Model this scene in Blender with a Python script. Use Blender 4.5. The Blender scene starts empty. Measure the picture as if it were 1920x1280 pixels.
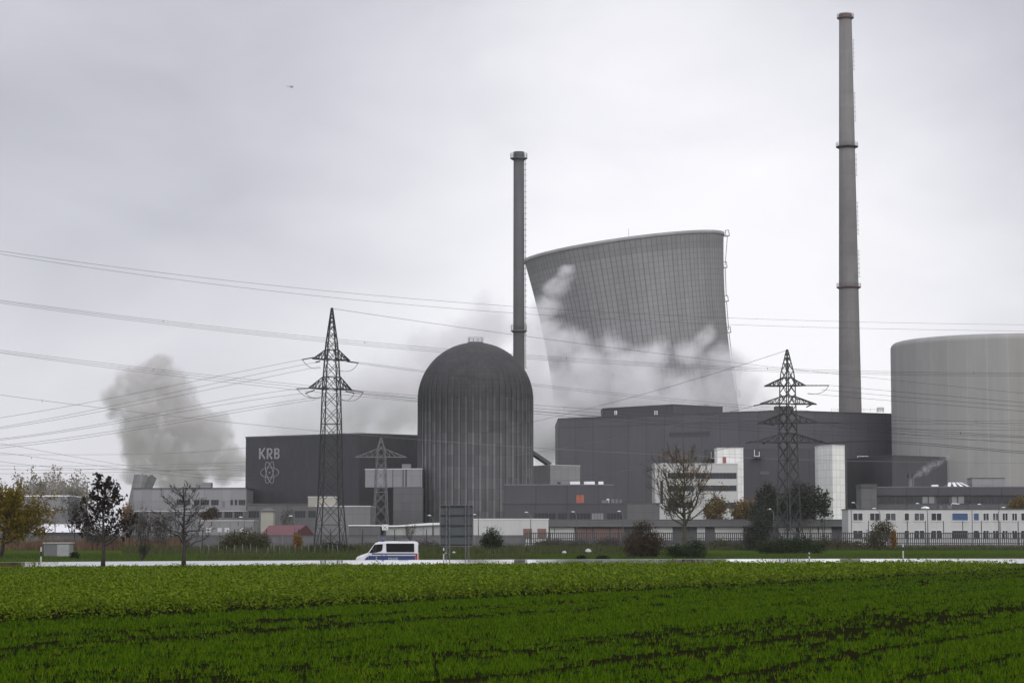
import bpy, math, random
import numpy as np
from mathutils import Vector, Matrix
sc = bpy.context.scene
COL = sc.collection
R = math.radians
PI = math.pi
rnd = random.Random(7)

# ------------------------------------------------------------------ camera
F = 4300.0                      # focal length in pixels of a 1920 px wide frame
EYE = 2.4
TH = math.atan(365.0 / F)       # camera looks up a little
CT, ST = math.cos(TH), math.sin(TH)
cam = bpy.data.cameras.new("camera")
camo = bpy.data.objects.new("camera", cam)
COL.objects.link(camo)
camo.location = (0, 0, EYE)
camo.rotation_euler = (PI / 2 + TH, 0, 0)
cam.sensor_width = 36
cam.lens = F / 1920 * 36
cam.clip_start = 0.5
cam.clip_end = 40000
sc.camera = camo

# ------------------------------------------------------------------ world: overcast sky
SUN_EL, SUN_AZ = R(38), R(155)    # veiled sun behind the camera and a little right
w = bpy.data.worlds.new("World")
sc.world = w
w.use_nodes = True
nt = w.node_tree
nt.nodes.clear()
L = nt.links.new
def N(t, **k):
    n = nt.nodes.new(t)
    for a, b in k.items(): setattr(n, a, b)
    return n
def val(node, **k):
    for a, b in k.items(): node.inputs[a].default_value = b
    return node
tc = N('ShaderNodeTexCoord')
nrm = N('ShaderNodeVectorMath', operation='NORMALIZE'); L(tc.outputs['Generated'], nrm.inputs[0])
mp = N('ShaderNodeMapping'); L(nrm.outputs[0], mp.inputs[0]); mp.inputs['Scale'].default_value = (1, 1, 2.1)
n1 = N('ShaderNodeTexNoise'); L(mp.outputs[0], n1.inputs['Vector']); val(n1, Scale=9.0, Detail=7.0, Roughness=0.52, Distortion=0.35)
n2 = N('ShaderNodeTexNoise'); L(mp.outputs[0], n2.inputs['Vector']); val(n2, Scale=3.3, Detail=3.0, Roughness=0.5)
def glow(px, py, lo, hi):
    u, v = (px - 960) / F, (640 - py) / F
    d = Vector((u, CT - v * ST, ST + v * CT)).normalized()
    dt = N('ShaderNodeVectorMath', operation='DOT_PRODUCT'); L(nrm.outputs[0], dt.inputs[0]); dt.inputs[1].default_value = d
    ac = N('ShaderNodeMath', operation='ARCCOSINE'); L(dt.outputs['Value'], ac.inputs[0])
    mr = N('ShaderNodeMapRange', interpolation_type='SMOOTHSTEP'); L(ac.outputs[0], mr.inputs['Value'])
    val(mr, **{'From Min': R(lo), 'From Max': R(hi), 'To Min': 1.0, 'To Max': 0.0})
    return mr.outputs[0]
def mth(op, a, b, clamp=False):
    m = N('ShaderNodeMath', operation=op, use_clamp=clamp)
    for i, x in enumerate((a, b)):
        if isinstance(x, (int, float)): m.inputs[i].default_value = x
        else: L(x, m.inputs[i])
    return m.outputs[0]
g1 = glow(1280, 500, 0.5, 13.0)
g2 = glow(120, 700, 1.0, 6.5)
fac = mth('ADD', mth('MULTIPLY', mth('SUBTRACT', n1.outputs[0], 0.5), 0.75), mth('MULTIPLY', mth('SUBTRACT', n2.outputs[0], 0.5), 0.7))
fac = mth('ADD', fac, mth('MULTIPLY', g1, 1.0))
fac = mth('SUBTRACT', fac, mth('MULTIPLY', g2, 0.06))
sz_ = N('ShaderNodeSeparateXYZ'); L(nrm.outputs[0], sz_.inputs[0])
low = N('ShaderNodeMapRange', interpolation_type='SMOOTHSTEP'); L(sz_.outputs[2], low.inputs['Value']); val(low, **{'From Min': math.sin(R(1.5)), 'From Max': math.sin(R(12.5)), 'To Min': 0.50, 'To Max': 0.0})
fac = mth('ADD', mth('ADD', fac, low.outputs[0]), 0.205)
fac = mth('MULTIPLY', fac, 0.74, True)
cr = N('ShaderNodeValToRGB'); L(fac, cr.inputs[0])
el = cr.color_ramp.elements
el[0].position = 0.0; el[0].color = (0.49, 0.487, 0.55, 1)
el[1].position = 1.0; el[1].color = (1.12, 1.105, 1.14, 1)
e = el.new(0.30); e.color = (0.66, 0.656, 0.72, 1)
sky = N('ShaderNodeTexSky', sky_type='NISHITA', sun_disc=False, sun_elevation=SUN_EL, sun_rotation=SUN_AZ)
skm = N('ShaderNodeVectorMath', operation='SCALE'); L(sky.outputs[0], skm.inputs[0]); skm.inputs['Scale'].default_value = 0.10
mx = N('ShaderNodeMix', data_type='RGBA'); mx.inputs['Factor'].default_value = 0.94   # thick cloud cover over the clear sky
L(skm.outputs[0], mx.inputs['A']); L(cr.outputs[0], mx.inputs['B'])
# an overcast sky is brighter overhead, and extra brightness is added behind the camera to lift the facades
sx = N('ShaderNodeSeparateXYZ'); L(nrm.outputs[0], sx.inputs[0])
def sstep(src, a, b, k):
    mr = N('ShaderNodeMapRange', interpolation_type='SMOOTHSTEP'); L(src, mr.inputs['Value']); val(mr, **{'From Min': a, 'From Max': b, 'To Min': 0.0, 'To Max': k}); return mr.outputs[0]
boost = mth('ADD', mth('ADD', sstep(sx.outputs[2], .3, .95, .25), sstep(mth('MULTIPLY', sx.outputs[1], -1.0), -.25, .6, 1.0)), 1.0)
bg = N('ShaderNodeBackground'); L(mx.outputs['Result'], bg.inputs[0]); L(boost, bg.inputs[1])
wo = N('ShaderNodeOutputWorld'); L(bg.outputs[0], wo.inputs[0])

sl = bpy.data.lights.new("sun", 'SUN')
sl.energy = 0.9; sl.angle = R(30); sl.color = (1.0, 0.96, 0.9)
so = bpy.data.objects.new("sun", sl)
COL.objects.link(so)
sd = Vector((math.sin(SUN_AZ) * math.cos(SUN_EL), math.cos(SUN_AZ) * math.cos(SUN_EL), math.sin(SUN_EL)))
so.rotation_euler = (-sd).to_track_quat('-Z', 'Y').to_euler()

sc.view_settings.view_transform = 'Standard'
sc.view_settings.look = 'None'
sc.view_settings.exposure = 0.0
sc.view_settings.gamma = 1.0
sc.render.engine = 'CYCLES'
sc.cycles.use_denoising = True
sc.cycles.max_bounces = 9
sc.cycles.diffuse_bounces = 3
sc.cycles.glossy_bounces = 2
sc.cycles.transparent_max_bounces = 12
sc.cycles.volume_bounces = 8
sc.cycles.volume_max_steps = 256

# ------------------------------------------------------------------ pixel -> world at a chosen depth
def W(px, py, Y):
    u, v = (px - 960) / F, (640 - py) / F
    t = Y / (CT - v * ST)
    return Vector((u * t, Y, EYE + t * (ST + v * CT)))
def XA(px, Y): return W(px, 1015, Y).x
def ZA(py, Y): return W(960, py, Y).z
def rp(z, pts):
    """plan points (X, Y) of a flat roof edge at height z seen at the given pixels"""
    out = []
    for px, py in pts:
        u, v = (px - 960) / F, (640 - py) / F
        t = (z - EYE) / (ST + v * CT)
        out.append((u * t, t * (CT - v * ST)))
    return out
def pl(*pts):
    return [(XA(px, Y), Y) for px, Y in pts]

# ------------------------------------------------------------------ objects
ORI = {}
def thing(name, label, cat, loc, group=None):
    o = bpy.data.objects.new(name, None)
    o.empty_display_size = 0.5
    o.location = loc
    COL.objects.link(o)
    ORI[o] = Vector(loc)
    o['label'] = label; o['category'] = cat
    if group: o['group'] = group
    return o
def tag(o, label=None, cat=None, group=None, kind=None):
    if label: o['label'] = label
    if cat: o['category'] = cat
    if group: o['group'] = group
    if kind: o['kind'] = kind
    return o

class MB:
    def __init__(s): s.v = []; s.f = []; s.uv = []; s.sm = []
    def face(s, pts, uv=None, smooth=False):
        b = len(s.v); s.v += [tuple(p) for p in pts]
        s.f.append(tuple(range(b, b + len(pts))))
        s.uv.append(uv or [(p[0], p[2]) for p in pts]); s.sm.append(smooth)
    def quads(s, verts, faces, uvs=None, smooth=False):
        b = len(s.v); s.v += [tuple(p) for p in verts]
        for i, f in enumerate(faces):
            s.f.append(tuple(b + k for k in f))
            s.uv.append(uvs[i] if uvs else [(verts[k][0] + verts[k][1], verts[k][2]) for k in f]); s.sm.append(smooth)
    def prism(s, plan, z0, z1, bottom=True):
        n = len(plan)
        a = sum(plan[i][0] * plan[(i + 1) % n][1] - plan[(i + 1) % n][0] * plan[i][1] for i in range(n))
        if a < 0: plan = plan[::-1]
        v = [(x, y, z0) for x, y in plan] + [(x, y, z1) for x, y in plan]
        fs, us = [], []
        d = 0
        for i in range(n):
            j = (i + 1) % n
            l = math.hypot(plan[j][0] - plan[i][0], plan[j][1] - plan[i][1])
            fs.append((i, j, n + j, n + i)); us.append([(d, z0), (d + l, z0), (d + l, z1), (d, z1)]); d += l
        fs.append(tuple(range(n, 2 * n))); us.append([(x, y) for x, y in plan])
        if bottom: fs.append(tuple(range(n - 1, -1, -1))); us.append([(x, y) for x, y in plan[::-1]])
        s.quads(v, fs, us)
    def box(s, c, d, rz=0.0, M=None):
        hx, hy, hz = d[0] / 2, d[1] / 2, d[2] / 2
        cs = [(-hx, -hy, -hz), (hx, -hy, -hz), (hx, hy, -hz), (-hx, hy, -hz), (-hx, -hy, hz), (hx, -hy, hz), (hx, hy, hz), (-hx, hy, hz)]
        m = M if M is not None else Matrix.Rotation(rz, 3, 'Z')
        v = [Vector(c) + m @ Vector(p) for p in cs]
        fs = [(0, 3, 2, 1), (4, 5, 6, 7), (0, 1, 5, 4), (1, 2, 6, 5), (2, 3, 7, 6), (3, 0, 4, 7)]
        us = []
        for f in fs:
            q = [cs[k] for k in f]
            ex = [max(p[i] for p in q) - min(p[i] for p in q) for i in range(3)]
            ax = [i for i in range(3) if i != ex.index(min(ex))]
            us.append([(p[ax[0]], p[ax[1]]) for p in q])
        s.quads(v, fs, us)
    def bar(s, a, b, w, h=None):
        a, b = Vector(a), Vector(b); d = b - a
        if d.length < 1e-6: return
        z = d.normalized(); x = z.cross(Vector((0, 0, 1)))
        if x.length < 1e-3: x = Vector((1, 0, 0))
        x.normalize(); y = z.cross(x)
        M = Matrix((x, y, z)).transposed()
        s.box((a + b) / 2, (w, h or w, d.length), M=M)
    def tube(s, pts, rad, n=6, cap=True, smooth=True):
        pts = [Vector(p) for p in pts]
        if not hasattr(rad, '__len__'): rad = [rad] * len(pts)
        v, fs, us = [], [], []
        x = None; dist = 0
        ds = []
        for i, p in enumerate(pts):
            d = (pts[min(i + 1, len(pts) - 1)] - pts[max(i - 1, 0)]).normalized()
            if x is None:
                x = d.cross(Vector((0, 1, 0.01)))
                if x.length < 0.05: x = d.cross(Vector((1, 0, 0)))
            x = (x - d * x.dot(d)).normalized(); y = d.cross(x)
            if i: dist += (p - pts[i - 1]).length
            ds.append(dist)
            for k in range(n):
                a = 2 * PI * k / n
                v.append(p + (x * math.cos(a) + y * math.sin(a)) * rad[i])
        for i in range(len(pts) - 1):
            for k in range(n):
                k2 = (k + 1) % n
                fs.append((i * n + k, i * n + k2, (i + 1) * n + k2, (i + 1) * n + k))
                us.append([(k / n, ds[i]), ((k + 1) / n, ds[i]), ((k + 1) / n, ds[i + 1]), (k / n, ds[i + 1])])
        if cap:
            fs.append(tuple(range(n - 1, -1, -1))); us.append([(0, 0)] * n)
            b = (len(pts) - 1) * n
            fs.append(tuple(range(b, b + n))); us.append([(0, 0)] * n)
        s.quads(v, fs, us, smooth)
    def lathe(s, c, prof, n=48, smooth=True, mod=None, a0=0.0):
        """prof: (r, z) list; uv u = turn fraction, v = height"""
        cx, cy, cz = c
        v, fs, us = [], [], []
        for r, z in prof:
            for k in range(n):
                a = a0 + 2 * PI * k / n
                rr = r + (mod(k, z) if mod else 0)
                v.append((cx + rr * math.cos(a), cy + rr * math.sin(a), cz + z))
        for i in range(len(prof) - 1):
            for k in range(n):
                k2 = (k + 1) % n
                fs.append((i * n + k, i * n + k2, (i + 1) * n + k2, (i + 1) * n + k))
                us.append([(k / n, prof[i][1]), ((k + 1) / n, prof[i][1]), ((k + 1) / n, prof[i + 1][1]), (k / n, prof[i + 1][1])])
        s.quads(v, fs, us, smooth)
    def disc(s, c, r, n=24, up=True):
        p = [(c[0] + r * math.cos(2 * PI * k / n), c[1] + r * math.sin(2 * PI * k / n), c[2]) for k in range(n)]
        s.face(p if up else p[::-1], [(q[0], q[1]) for q in p])
    def build(s, name, mat, parent=None, label=None, loc=None):
        o0 = Vector((0, 0, 0))
        if parent is not None: o0 = ORI[parent]
        elif loc is not None: o0 = Vector(loc)
        me = bpy.data.meshes.new(name)
        me.from_pydata([(p[0] - o0.x, p[1] - o0.y, p[2] - o0.z) for p in s.v], [], s.f)
        uvl = me.uv_layers.new(name='UVMap')
        uvl.data.foreach_set('uv', np.array([c for f in s.uv for q in f for c in q], dtype=np.float32))
        me.polygons.foreach_set('use_smooth', np.array(s.sm, dtype=bool))
        me.materials.append(mat)
        me.update()
        o = bpy.data.objects.new(name, me)
        COL.objects.link(o)
        ORI[o] = o0
        if parent is not None: o.parent = parent
        elif loc is not None: o.location = loc
        if label: o['label'] = label
        return o

def np_mesh(name, verts, nper, mat, parent=None, loc=None):
    """many separate n-gons with nper corners each, from an (N*nper, 3) array"""
    o0 = ORI[parent] if parent is not None else Vector(loc or (0, 0, 0))
    verts = np.asarray(verts, dtype=np.float32) - np.array(o0, dtype=np.float32)
    nf = len(verts) // nper
    me = bpy.data.meshes.new(name)
    me.vertices.add(len(verts)); me.vertices.foreach_set('co', verts.ravel())
    me.loops.add(len(verts)); me.loops.foreach_set('vertex_index', np.arange(len(verts), dtype=np.int32))
    me.polygons.add(nf); me.polygons.foreach_set('loop_start', np.arange(0, nf * nper, nper, dtype=np.int32))
    me.polygons.foreach_set('loop_total', np.full(nf, nper, dtype=np.int32))
    me.materials.append(mat)
    me.update(calc_edges=True)
    me.validate()
    o = bpy.data.objects.new(name, me)
    COL.objects.link(o); ORI[o] = o0
    if parent is not None: o.parent = parent
    elif loc is not None: o.location = loc
    return o

def copy_tree(o, loc=None, parent=None):
    c = o.copy(); COL.objects.link(c)
    if parent is not None: c.parent = parent
    if loc is not None: c.location = loc
    for ch in [x for x in bpy.data.objects if x.parent == o]: copy_tree(ch, None, c)
    return c

# ------------------------------------------------------------------ materials
class NT:
    def __init__(s, name):
        s.m = bpy.data.materials.new(name); s.m.use_nodes = True
        s.t = s.m.node_tree; s.t.nodes.clear()
        s.out = s.n('ShaderNodeOutputMaterial')
    def n(s, t, ins=None, **k):
        x = s.t.nodes.new(t)
        for a, b in k.items(): setattr(x, a, b)
        for a, b in (ins or {}).items():
            if hasattr(b, 'is_linked'): s.t.links.new(b, x.inputs[a])
            else: x.inputs[a].default_value = b
        return x
    def math(s, op, a, b=0.0, clamp=False):
        return s.n('ShaderNodeMath', {0: a, 1: b}, operation=op, use_clamp=clamp).outputs[0]
    def ramp(s, fac, stops, interp='LINEAR'):
        r = s.n('ShaderNodeValToRGB', {0: fac}); r.color_ramp.interpolation = interp
        e = r.color_ramp.elements
        e[0].position, e[0].color = stops[0][0], (*stops[0][1], 1)
        e[1].position, e[1].color = stops[-1][0], (*stops[-1][1], 1)
        for p, c in stops[1:-1]:
            q = e.new(p); q.color = (*c, 1)
        return r.outputs[0]
    def mix(s, f, a, b, blend='MIX'):
        x = s.n('ShaderNodeMix', data_type='RGBA', blend_type=blend)
        for k, val_ in (('Factor', f), ('A', a), ('B', b)):
            if hasattr(val_, 'is_linked'): s.t.links.new(val_, x.inputs[k])
            elif k == 'Factor': x.inputs[k].default_value = val_
            else: x.inputs[k].default_value = (*val_, 1)
        return x.outputs['Result']
    def noise(s, vec, scale, detail=4, rough=.55, sc3=None):
        if sc3: vec = s.n('ShaderNodeMapping', {'Vector': vec, 'Scale': sc3}).outputs[0]
        return s.n('ShaderNodeTexNoise', {'Vector': vec, 'Scale': scale, 'Detail': detail, 'Roughness': rough}).outputs[0]
    def bsdf(s, col, rough=.7, metal=0.0, spec=.5, bump=None, bstr=.3, bdist=.05, **kw):
        ins = {'Roughness': rough, 'Metallic': metal, 'Specular IOR Level': spec}
        ins.update(kw)
        b = s.n('ShaderNodeBsdfPrincipled', ins)
        if hasattr(col, 'is_linked'): s.t.links.new(col, b.inputs['Base Color'])
        else: b.inputs['Base Color'].default_value = (*col, 1)
        if bump is not None:
            bn = s.n('ShaderNodeBump', {'Height': bump, 'Strength': bstr, 'Distance': bdist})
            s.t.links.new(bn.outputs[0], b.inputs['Normal'])
        s.t.links.new(b.outputs[0], s.out.inputs[0])
        return s.m
def mul(c, k): return tuple(min(1, x * k) for x in c)

def M_basic(name, col, rough=.7, var=.15, scale=1.0, metal=0.0, spec=.4, bump=0.0):
    m = NT(name)
    v = m.n('ShaderNodeTexCoord').outputs['Object']
    n = m.noise(v, scale, 5)
    c = m.ramp(n, [(.3, mul(col, 1 - var)), (.7, mul(col, 1 + var))])
    return m.bsdf(c, rough, metal, spec, bump=n if bump else None, bstr=bump)
def M_clad(name, col, pw, ph, mortar=.06, jd=.6, var=.06, stain=.15, rough=.6, offset=0.0, corr=0.0):
    """sheet or slab cladding: joints every pw x ph metres, each panel a slightly different tone, rain streaks"""
    m = NT(name)
    uv = m.n('ShaderNodeTexCoord').outputs['UV']
    b = m.n('ShaderNodeTexBrick', {'Vector': uv, 'Color1': (*mul(col, 1 - var), 1), 'Color2': (*mul(col, 1 + var), 1), 'Mortar': (*mul(col, jd), 1),
            'Scale': 1.0, 'Mortar Size': mortar, 'Mortar Smooth': .1, 'Brick Width': pw, 'Row Height': ph}, offset=offset)
    st = m.noise(uv, 1.0, 5, .6, (.9, .06, 1))
    bl = m.noise(uv, .09, 4, .55)
    k = m.math('ADD', m.math('MULTIPLY', st, stain), m.math('MULTIPLY', bl, stain))
    k = m.math('ADD', k, 1 - stain)
    cc = m.n('ShaderNodeVectorMath', {0: b.outputs[0]}, operation='SCALE'); m.t.links.new(k, cc.inputs['Scale'])
    bump = b.outputs[1]
    bm = m.math('MULTIPLY', bump, -1.0)
    if corr:
        wv = m.n('ShaderNodeTexWave', {'Vector': uv, 'Scale': corr, 'Distortion': 0.0}, wave_type='BANDS', bands_direction='X')
        bm = m.math('ADD', bm, wv.outputs[1])
    return m.bsdf(cc.outputs[0], rough, 0, .35, bump=bm, bstr=.5, bdist=.06)
def M_leaf(name, c1, c2, c3=None, rough=.6, trans=.25, spec=.08):
    m = NT(name)
    g = m.n('ShaderNodeNewGeometry')
    rp_ = g.outputs['Random Per Island']
    n = m.noise(m.n('ShaderNodeTexCoord').outputs['Object'], .9, 3)
    f = m.math('ADD', m.math('MULTIPLY', rp_, .55), m.math('MULTIPLY', n, .45))
    st = [(.2, c1), (.55, c2), (.85, c3 or c2)]
    c = m.ramp(f, st)
    b = m.n('ShaderNodeBsdfPrincipled', {'Base Color': c, 'Roughness': rough, 'Specular IOR Level': spec})
    t = m.n('ShaderNodeBsdfTranslucent', {'Color': c})
    x = m.n('ShaderNodeMixShader', {0: trans, 1: b.outputs[0], 2: t.outputs[0]})
    m.t.links.new(x.outputs[0], m.out.inputs[0])
    return m.m

MT = {}
MT['dark_clad'] = M_clad('dark_cladding', (.050, .049, .054), 1.1, 3.0, .045, .8, .08, .34, corr=2.0)
MT['dark_joint'] = M_clad('dark_slab_cladding', (.097, .094, .104), 7.3, 40, .16, .70, .06, .32)
MT['dark_joint2'] = M_clad('darker_slab_cladding', (.072, .070, .077), 7.6, 40, .16, .72, .06, .32)
MT['grey_clad'] = M_clad('grey_cladding', (.17, .167, .172), 3.0, 2.6, .05, .75, .06, .2)
MT['mid_clad'] = M_clad('mid_grey_cladding', (.115, .112, .116), 2.4, 2.2, .05, .8, .05, .2)
MT['pale_clad'] = M_clad('pale_grey_cladding', (.235, .232, .236), 2.5, 3.0, .05, .72, .06, .2)
MT['white_clad'] = M_clad('white_panel_cladding', (.80, .79, .76), 1.75, 2.2, .05, .62, .05, .2)
MT['white_wall'] = M_clad('white_rendered_wall', (.50, .495, .485), 6.0, 9.0, .03, .8, .04, .2)
MT['pale_wall'] = M_clad('pale_wall', (.37, .37, .365), 5.0, 9.0, .03, .8, .04, .22)
MT['yellow_wall'] = M_clad('sand_yellow_wall', (.33, .318, .27), 3.0, 3.0, .02, .9, .04, .3)
MT['roof_dark'] = M_basic('dark_roof_edge', (.075, .073, .078), .6, .2, .3)
MT['roof_pale'] = M_basic('pale_roof_edge', (.5, .5, .5), .5, .15, .3)
MT['roof_white'] = M_basic('white_sheet_roof', (.78, .78, .79), .4, .08, .3)
MT['red_roof'] = M_clad('red_sheet_roof', (.135, .058, .063), 1.0, 9, .05, .75, .05, .2)
MT['orange'] = M_basic('orange_door_paint', (.33, .105, .065), .5, .1, 1)
MT['brown_red'] = M_basic('brown_red_door_paint', (.17, .095, .08), .5, .1, 1)
MT['red'] = M_basic('red_paint', (.25, .08, .075), .5, .1, 1)
MT['glass'] = M_basic('dark_window_glass', (.022, .023, .028), .15, .3, .4, spec=.3)
MT['glass_dim'] = M_basic('window_with_half_drawn_curtain', (.075, .076, .08), .25, .5, 1.2, spec=.3)
MT['glass_blind'] = M_basic('window_with_pale_blind', (.22, .22, .225), .3, .15, .8)
MT['glass_blue'] = M_basic('window_with_blue_blind', (.045, .08, .17), .3, .15, .8)
MT['frame_white'] = M_basic('white_window_frame', (.62, .62, .62), .5, .06, 1)
MT['frame_dark'] = M_basic('dark_window_frame', (.06, .06, .065), .5, .1, 1)
MT['steel_dark'] = M_basic('weathered_dark_steel', (.035, .035, .036), .6, .25, 2, .3)
MT['steel_p2'] = M_basic('weathered_green_grey_steel', (.05, .05, .05), .6, .25, 2, .3)
MT['galv'] = M_basic('galvanised_steel', (.155, .155, .16), .5, .15, 2, .4)
MT['rail'] = M_basic('rail_steel', (.14, .14, .145), .5, .15, 2, .4)
MT['wire'] = M_basic('weathered_conductor', (.045, .045, .047), .8, .15, .2, 0, .1)
MT['wire_pale'] = M_basic('bright_conductor', (.20, .20, .205), .6, .1, .2, 0, .3)
MT['insul'] = M_basic('brown_glazed_insulator', (.03, .025, .022), .25, .2, 3)
MT['white_paint'] = M_basic('white_paint', (.78, .78, .77), .35, .05, 1)
MT['black'] = M_basic('black_plastic', (.015, .015, .016), .5, .2, 2)
MT['fence'] = M_basic('dark_fence_steel', (.055, .054, .058), .6, .2, .5)
MT['fence_wall'] = M_clad('grey_concrete_fence_wall', (.115, .112, .118), 4.0, 1.2, .05, .75, .06, .25)
MT['bark'] = M_basic('wet_dark_bark', (.030, .025, .021), .75, .35, 3, bump=.4)
MT['bark_g'] = M_basic('mossy_bark', (.055, .05, .028), .8, .35, 2, bump=.4)
MT['bark_far'] = M_basic('grey_bark', (.07, .063, .058), .85, .3, 1)
# ------------------------------------------------------------------ ground, field, roads
def zf(x):
    x = max(-60.0, min(60.0, x)); return .37 + .0035 * x - .00004 * x * x
def lerp_tab(y, tab):
    if y <= tab[0][0]: return tab[0][1]
    for (a, za), (b, zb) in zip(tab, tab[1:]):
        if y <= b: return za + (zb - za) * (y - a) / (b - a)
    return tab[-1][1]
def G(x, y):
    q = zf(x)
    return lerp_tab(y, [(65, 0), (185, q - .75), (190, q - .46), (196, q - .38), (197, q - .36), (203, q), (204.5, q - .06), (208.5, -.5), (211.5, -.58), (222, -.58),
                        (227, -.05), (234, .1), (300, .05), (420, .0)])
YS = [-150, 0, 20, 40, 65, 85, 105, 125, 145, 165, 185, 190, 196, 197, 203, 204.5, 208.5, 211.5, 222, 227, 234, 300, 420, 700, 1200, 2200, 4000]
XS = [-2500, -1200, -400, -150] + list(range(-100, 101, 5)) + [150, 400, 1200, 2500]
def sheet(name, xs, ys, dz, mat, kind='structure', pred=None):
    mb = MB()
    v = [(x, y, G(x, y) + dz) for y in ys for x in xs]
    n = len(xs); fs = []
    for j in range(len(ys) - 1):
        for i in range(n - 1):
            fs.append((j * n + i, j * n + i + 1, (j + 1) * n + i + 1, (j + 1) * n + i))
    mb.quads(v, fs, [[(v[k][0], v[k][1]) for k in f] for f in fs], True)
    o = mb.build(name, mat); tag(o, kind=kind); return o

m = NT('verge_grass'); v = m.n('ShaderNodeTexCoord').outputs['Object']
c = m.ramp(m.noise(v, .35, 6, .6), [(.3, (.028, .046, .008)), (.5, (.045, .08, .010)), (.7, (.06, .095, .016))])
M_GRASS = m.bsdf(c, .9, spec=0, bump=m.noise(v, 4, 4), bstr=.6)
m = NT('field_soil'); v = m.n('ShaderNodeTexCoord').outputs['Object']
rot = m.n('ShaderNodeMapping', {'Vector': v, 'Rotation': (0, 0, -(PI / 2 - math.atan(.463)))}).outputs[0]
c = m.ramp(m.noise(v, 3.0, 6, .65), [(.3, (.007, .006, .003)), (.7, (.020, .016, .008))])
c = m.mix(m.math('MULTIPLY', m.noise(v, 9, 3), .5), c, (.012, .02, .003))
M_SOIL = m.bsdf(c, .9, spec=0, bump=m.noise(v, 14, 5), bstr=.8)
m = NT('wet_asphalt'); v = m.n('ShaderNodeTexCoord').outputs['Object']
c = m.ramp(m.noise(v, 1.2, 5, .6, (.15, 1, 1)), [(.3, (.035, .035, .037)), (.7, (.06, .06, .062))])
ro = m.n('ShaderNodeMapRange', {0: m.noise(v, .6, 4, .55, (.12, 1.2, 1)), 3: .015, 4: .05}).outputs[0]
b = m.bsdf(c, .2, spec=.8, bump=m.noise(v, 3.0, 4, .6, (.3, 1, 1)), bstr=.02, bdist=.003, **{'Coat Weight': 1.0, 'Coat Roughness': .05})
m.t.links.new(ro, m.t.nodes['Principled BSDF'].inputs['Roughness'])
M_ROAD = b
M_LINE = M_basic('worn_white_road_marking', (.62, .62, .6), .35, .2, 3)

sheet('ground', XS, YS, 0, M_GRASS)
XN = list(range(-100, 101, 5))
sheet('field', XN, [5, 20, 40, 65, 85, 105, 125, 145, 165, 185, 188], .004, M_SOIL)
XR = [-400, -150] + XN + [150, 400]
sheet('road', XR, [197, 203], .004, M_ROAD)
sheet('lower_road', XR, [212, 221.5], .004, M_ROAD)
def rline(ys, segs=None):
    mb = MB()
    xs = segs or list(zip(XR, XR[1:]))
    for a, b in xs:
        p = [(a, ys[0]), (b, ys[0]), (b, ys[1]), (a, ys[1])]
        mb.face([(x, y, G(x, y) + .008) for x, y in p], p)
    return mb
tag(rline((197.2, 197.33)).build('road_marking', M_LINE), kind='structure')
tag(rline((202.6, 202.75)).build('road_marking', M_LINE), kind='structure')
tag(rline((212.3, 212.45)).build('road_marking', M_LINE), kind='structure')
tag(rline((216.7, 216.82), [(x, x + 4) for x in range(-100, 100, 12)]).build('road_marking', M_LINE), kind='structure')

# ------------------------------------------------------------------ building helpers
def inset(plan, d):
    n = len(plan)
    a = sum(plan[i][0] * plan[(i + 1) % n][1] - plan[(i + 1) % n][0] * plan[i][1] for i in range(n))
    if a < 0: plan = plan[::-1]
    out = []
    for i in range(n):
        p, q, r_ = Vector(plan[i - 1]), Vector(plan[i]), Vector(plan[(i + 1) % n])
        e1, e2 = (q - p).normalized(), (r_ - q).normalized()
        n1_, n2_ = Vector((e1.y, -e1.x)), Vector((e2.y, -e2.x))
        k = 1 + n1_.dot(n2_)
        o = q + (n1_ + n2_) * (d / max(k, .25))
        out.append((o.x, o.y))
    return out
def building(name, label, front, depth, z, mat, z0=-.5, roof=None, rh=.45, group=None, cat='building', ro=.12):
    plan = list(front) + [(front[-1][0], front[-1][1] + depth), (front[0][0], front[0][1] + depth)]
    cx = sum(p[0] for p in plan) / len(plan); cy = sum(p[1] for p in plan) / len(plan)
    t = thing(name, label, cat, (cx, cy, max(z0, 0)), group)
    mb = MB(); mb.prism(plan, z0, z); mb.build('wall', mat, t)
    if roof:
        mb = MB(); mb.prism(inset(plan, ro), z - rh * .5, z + rh * .5); mb.build('roof', roof, t)
    return t
def rayface(fc, px, py):
    (ax, ay), (bx, by) = fc
    u, v = (px - 960) / F, (640 - py) / F
    dx, dy, dz = u, CT - v * ST, ST + v * CT
    ex, ey = bx - ax, by - ay
    t = (ax * ey - ay * ex) / (dx * ey - dy * ex)
    l = math.hypot(ex, ey)
    s = ((dx * t - ax) * ex + (dy * t - ay) * ey) / l
    return s, EYE + dz * t
def fbox(mb, fc, s0, s1, z0, z1, o0, o1):
    (ax, ay), (bx, by) = fc
    d = Vector((bx - ax, by - ay)).normalized(); n = Vector((d.y, -d.x))
    c2 = Vector((ax, ay)) + d * ((s0 + s1) / 2) + n * ((o0 + o1) / 2)
    mb.box((c2.x, c2.y, (z0 + z1) / 2), (abs(s1 - s0), abs(o1 - o0), abs(z1 - z0)), rz=math.atan2(d.y, d.x))
def fpanel(root, fc, x0, y0, x1, y1, mat, name, out=.06, label=None, parent=None):
    s0, za = rayface(fc, x0, (y0 + y1) / 2); s1, _ = rayface(fc, x1, (y0 + y1) / 2)
    _, zt = rayface(fc, (x0 + x1) / 2, y0); _, zb = rayface(fc, (x0 + x1) / 2, y1)
    mb = MB(); fbox(mb, fc, s0, s1, zb, zt, -.05, out)
    return mb.build(name, mat, parent or root, label)
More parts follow.
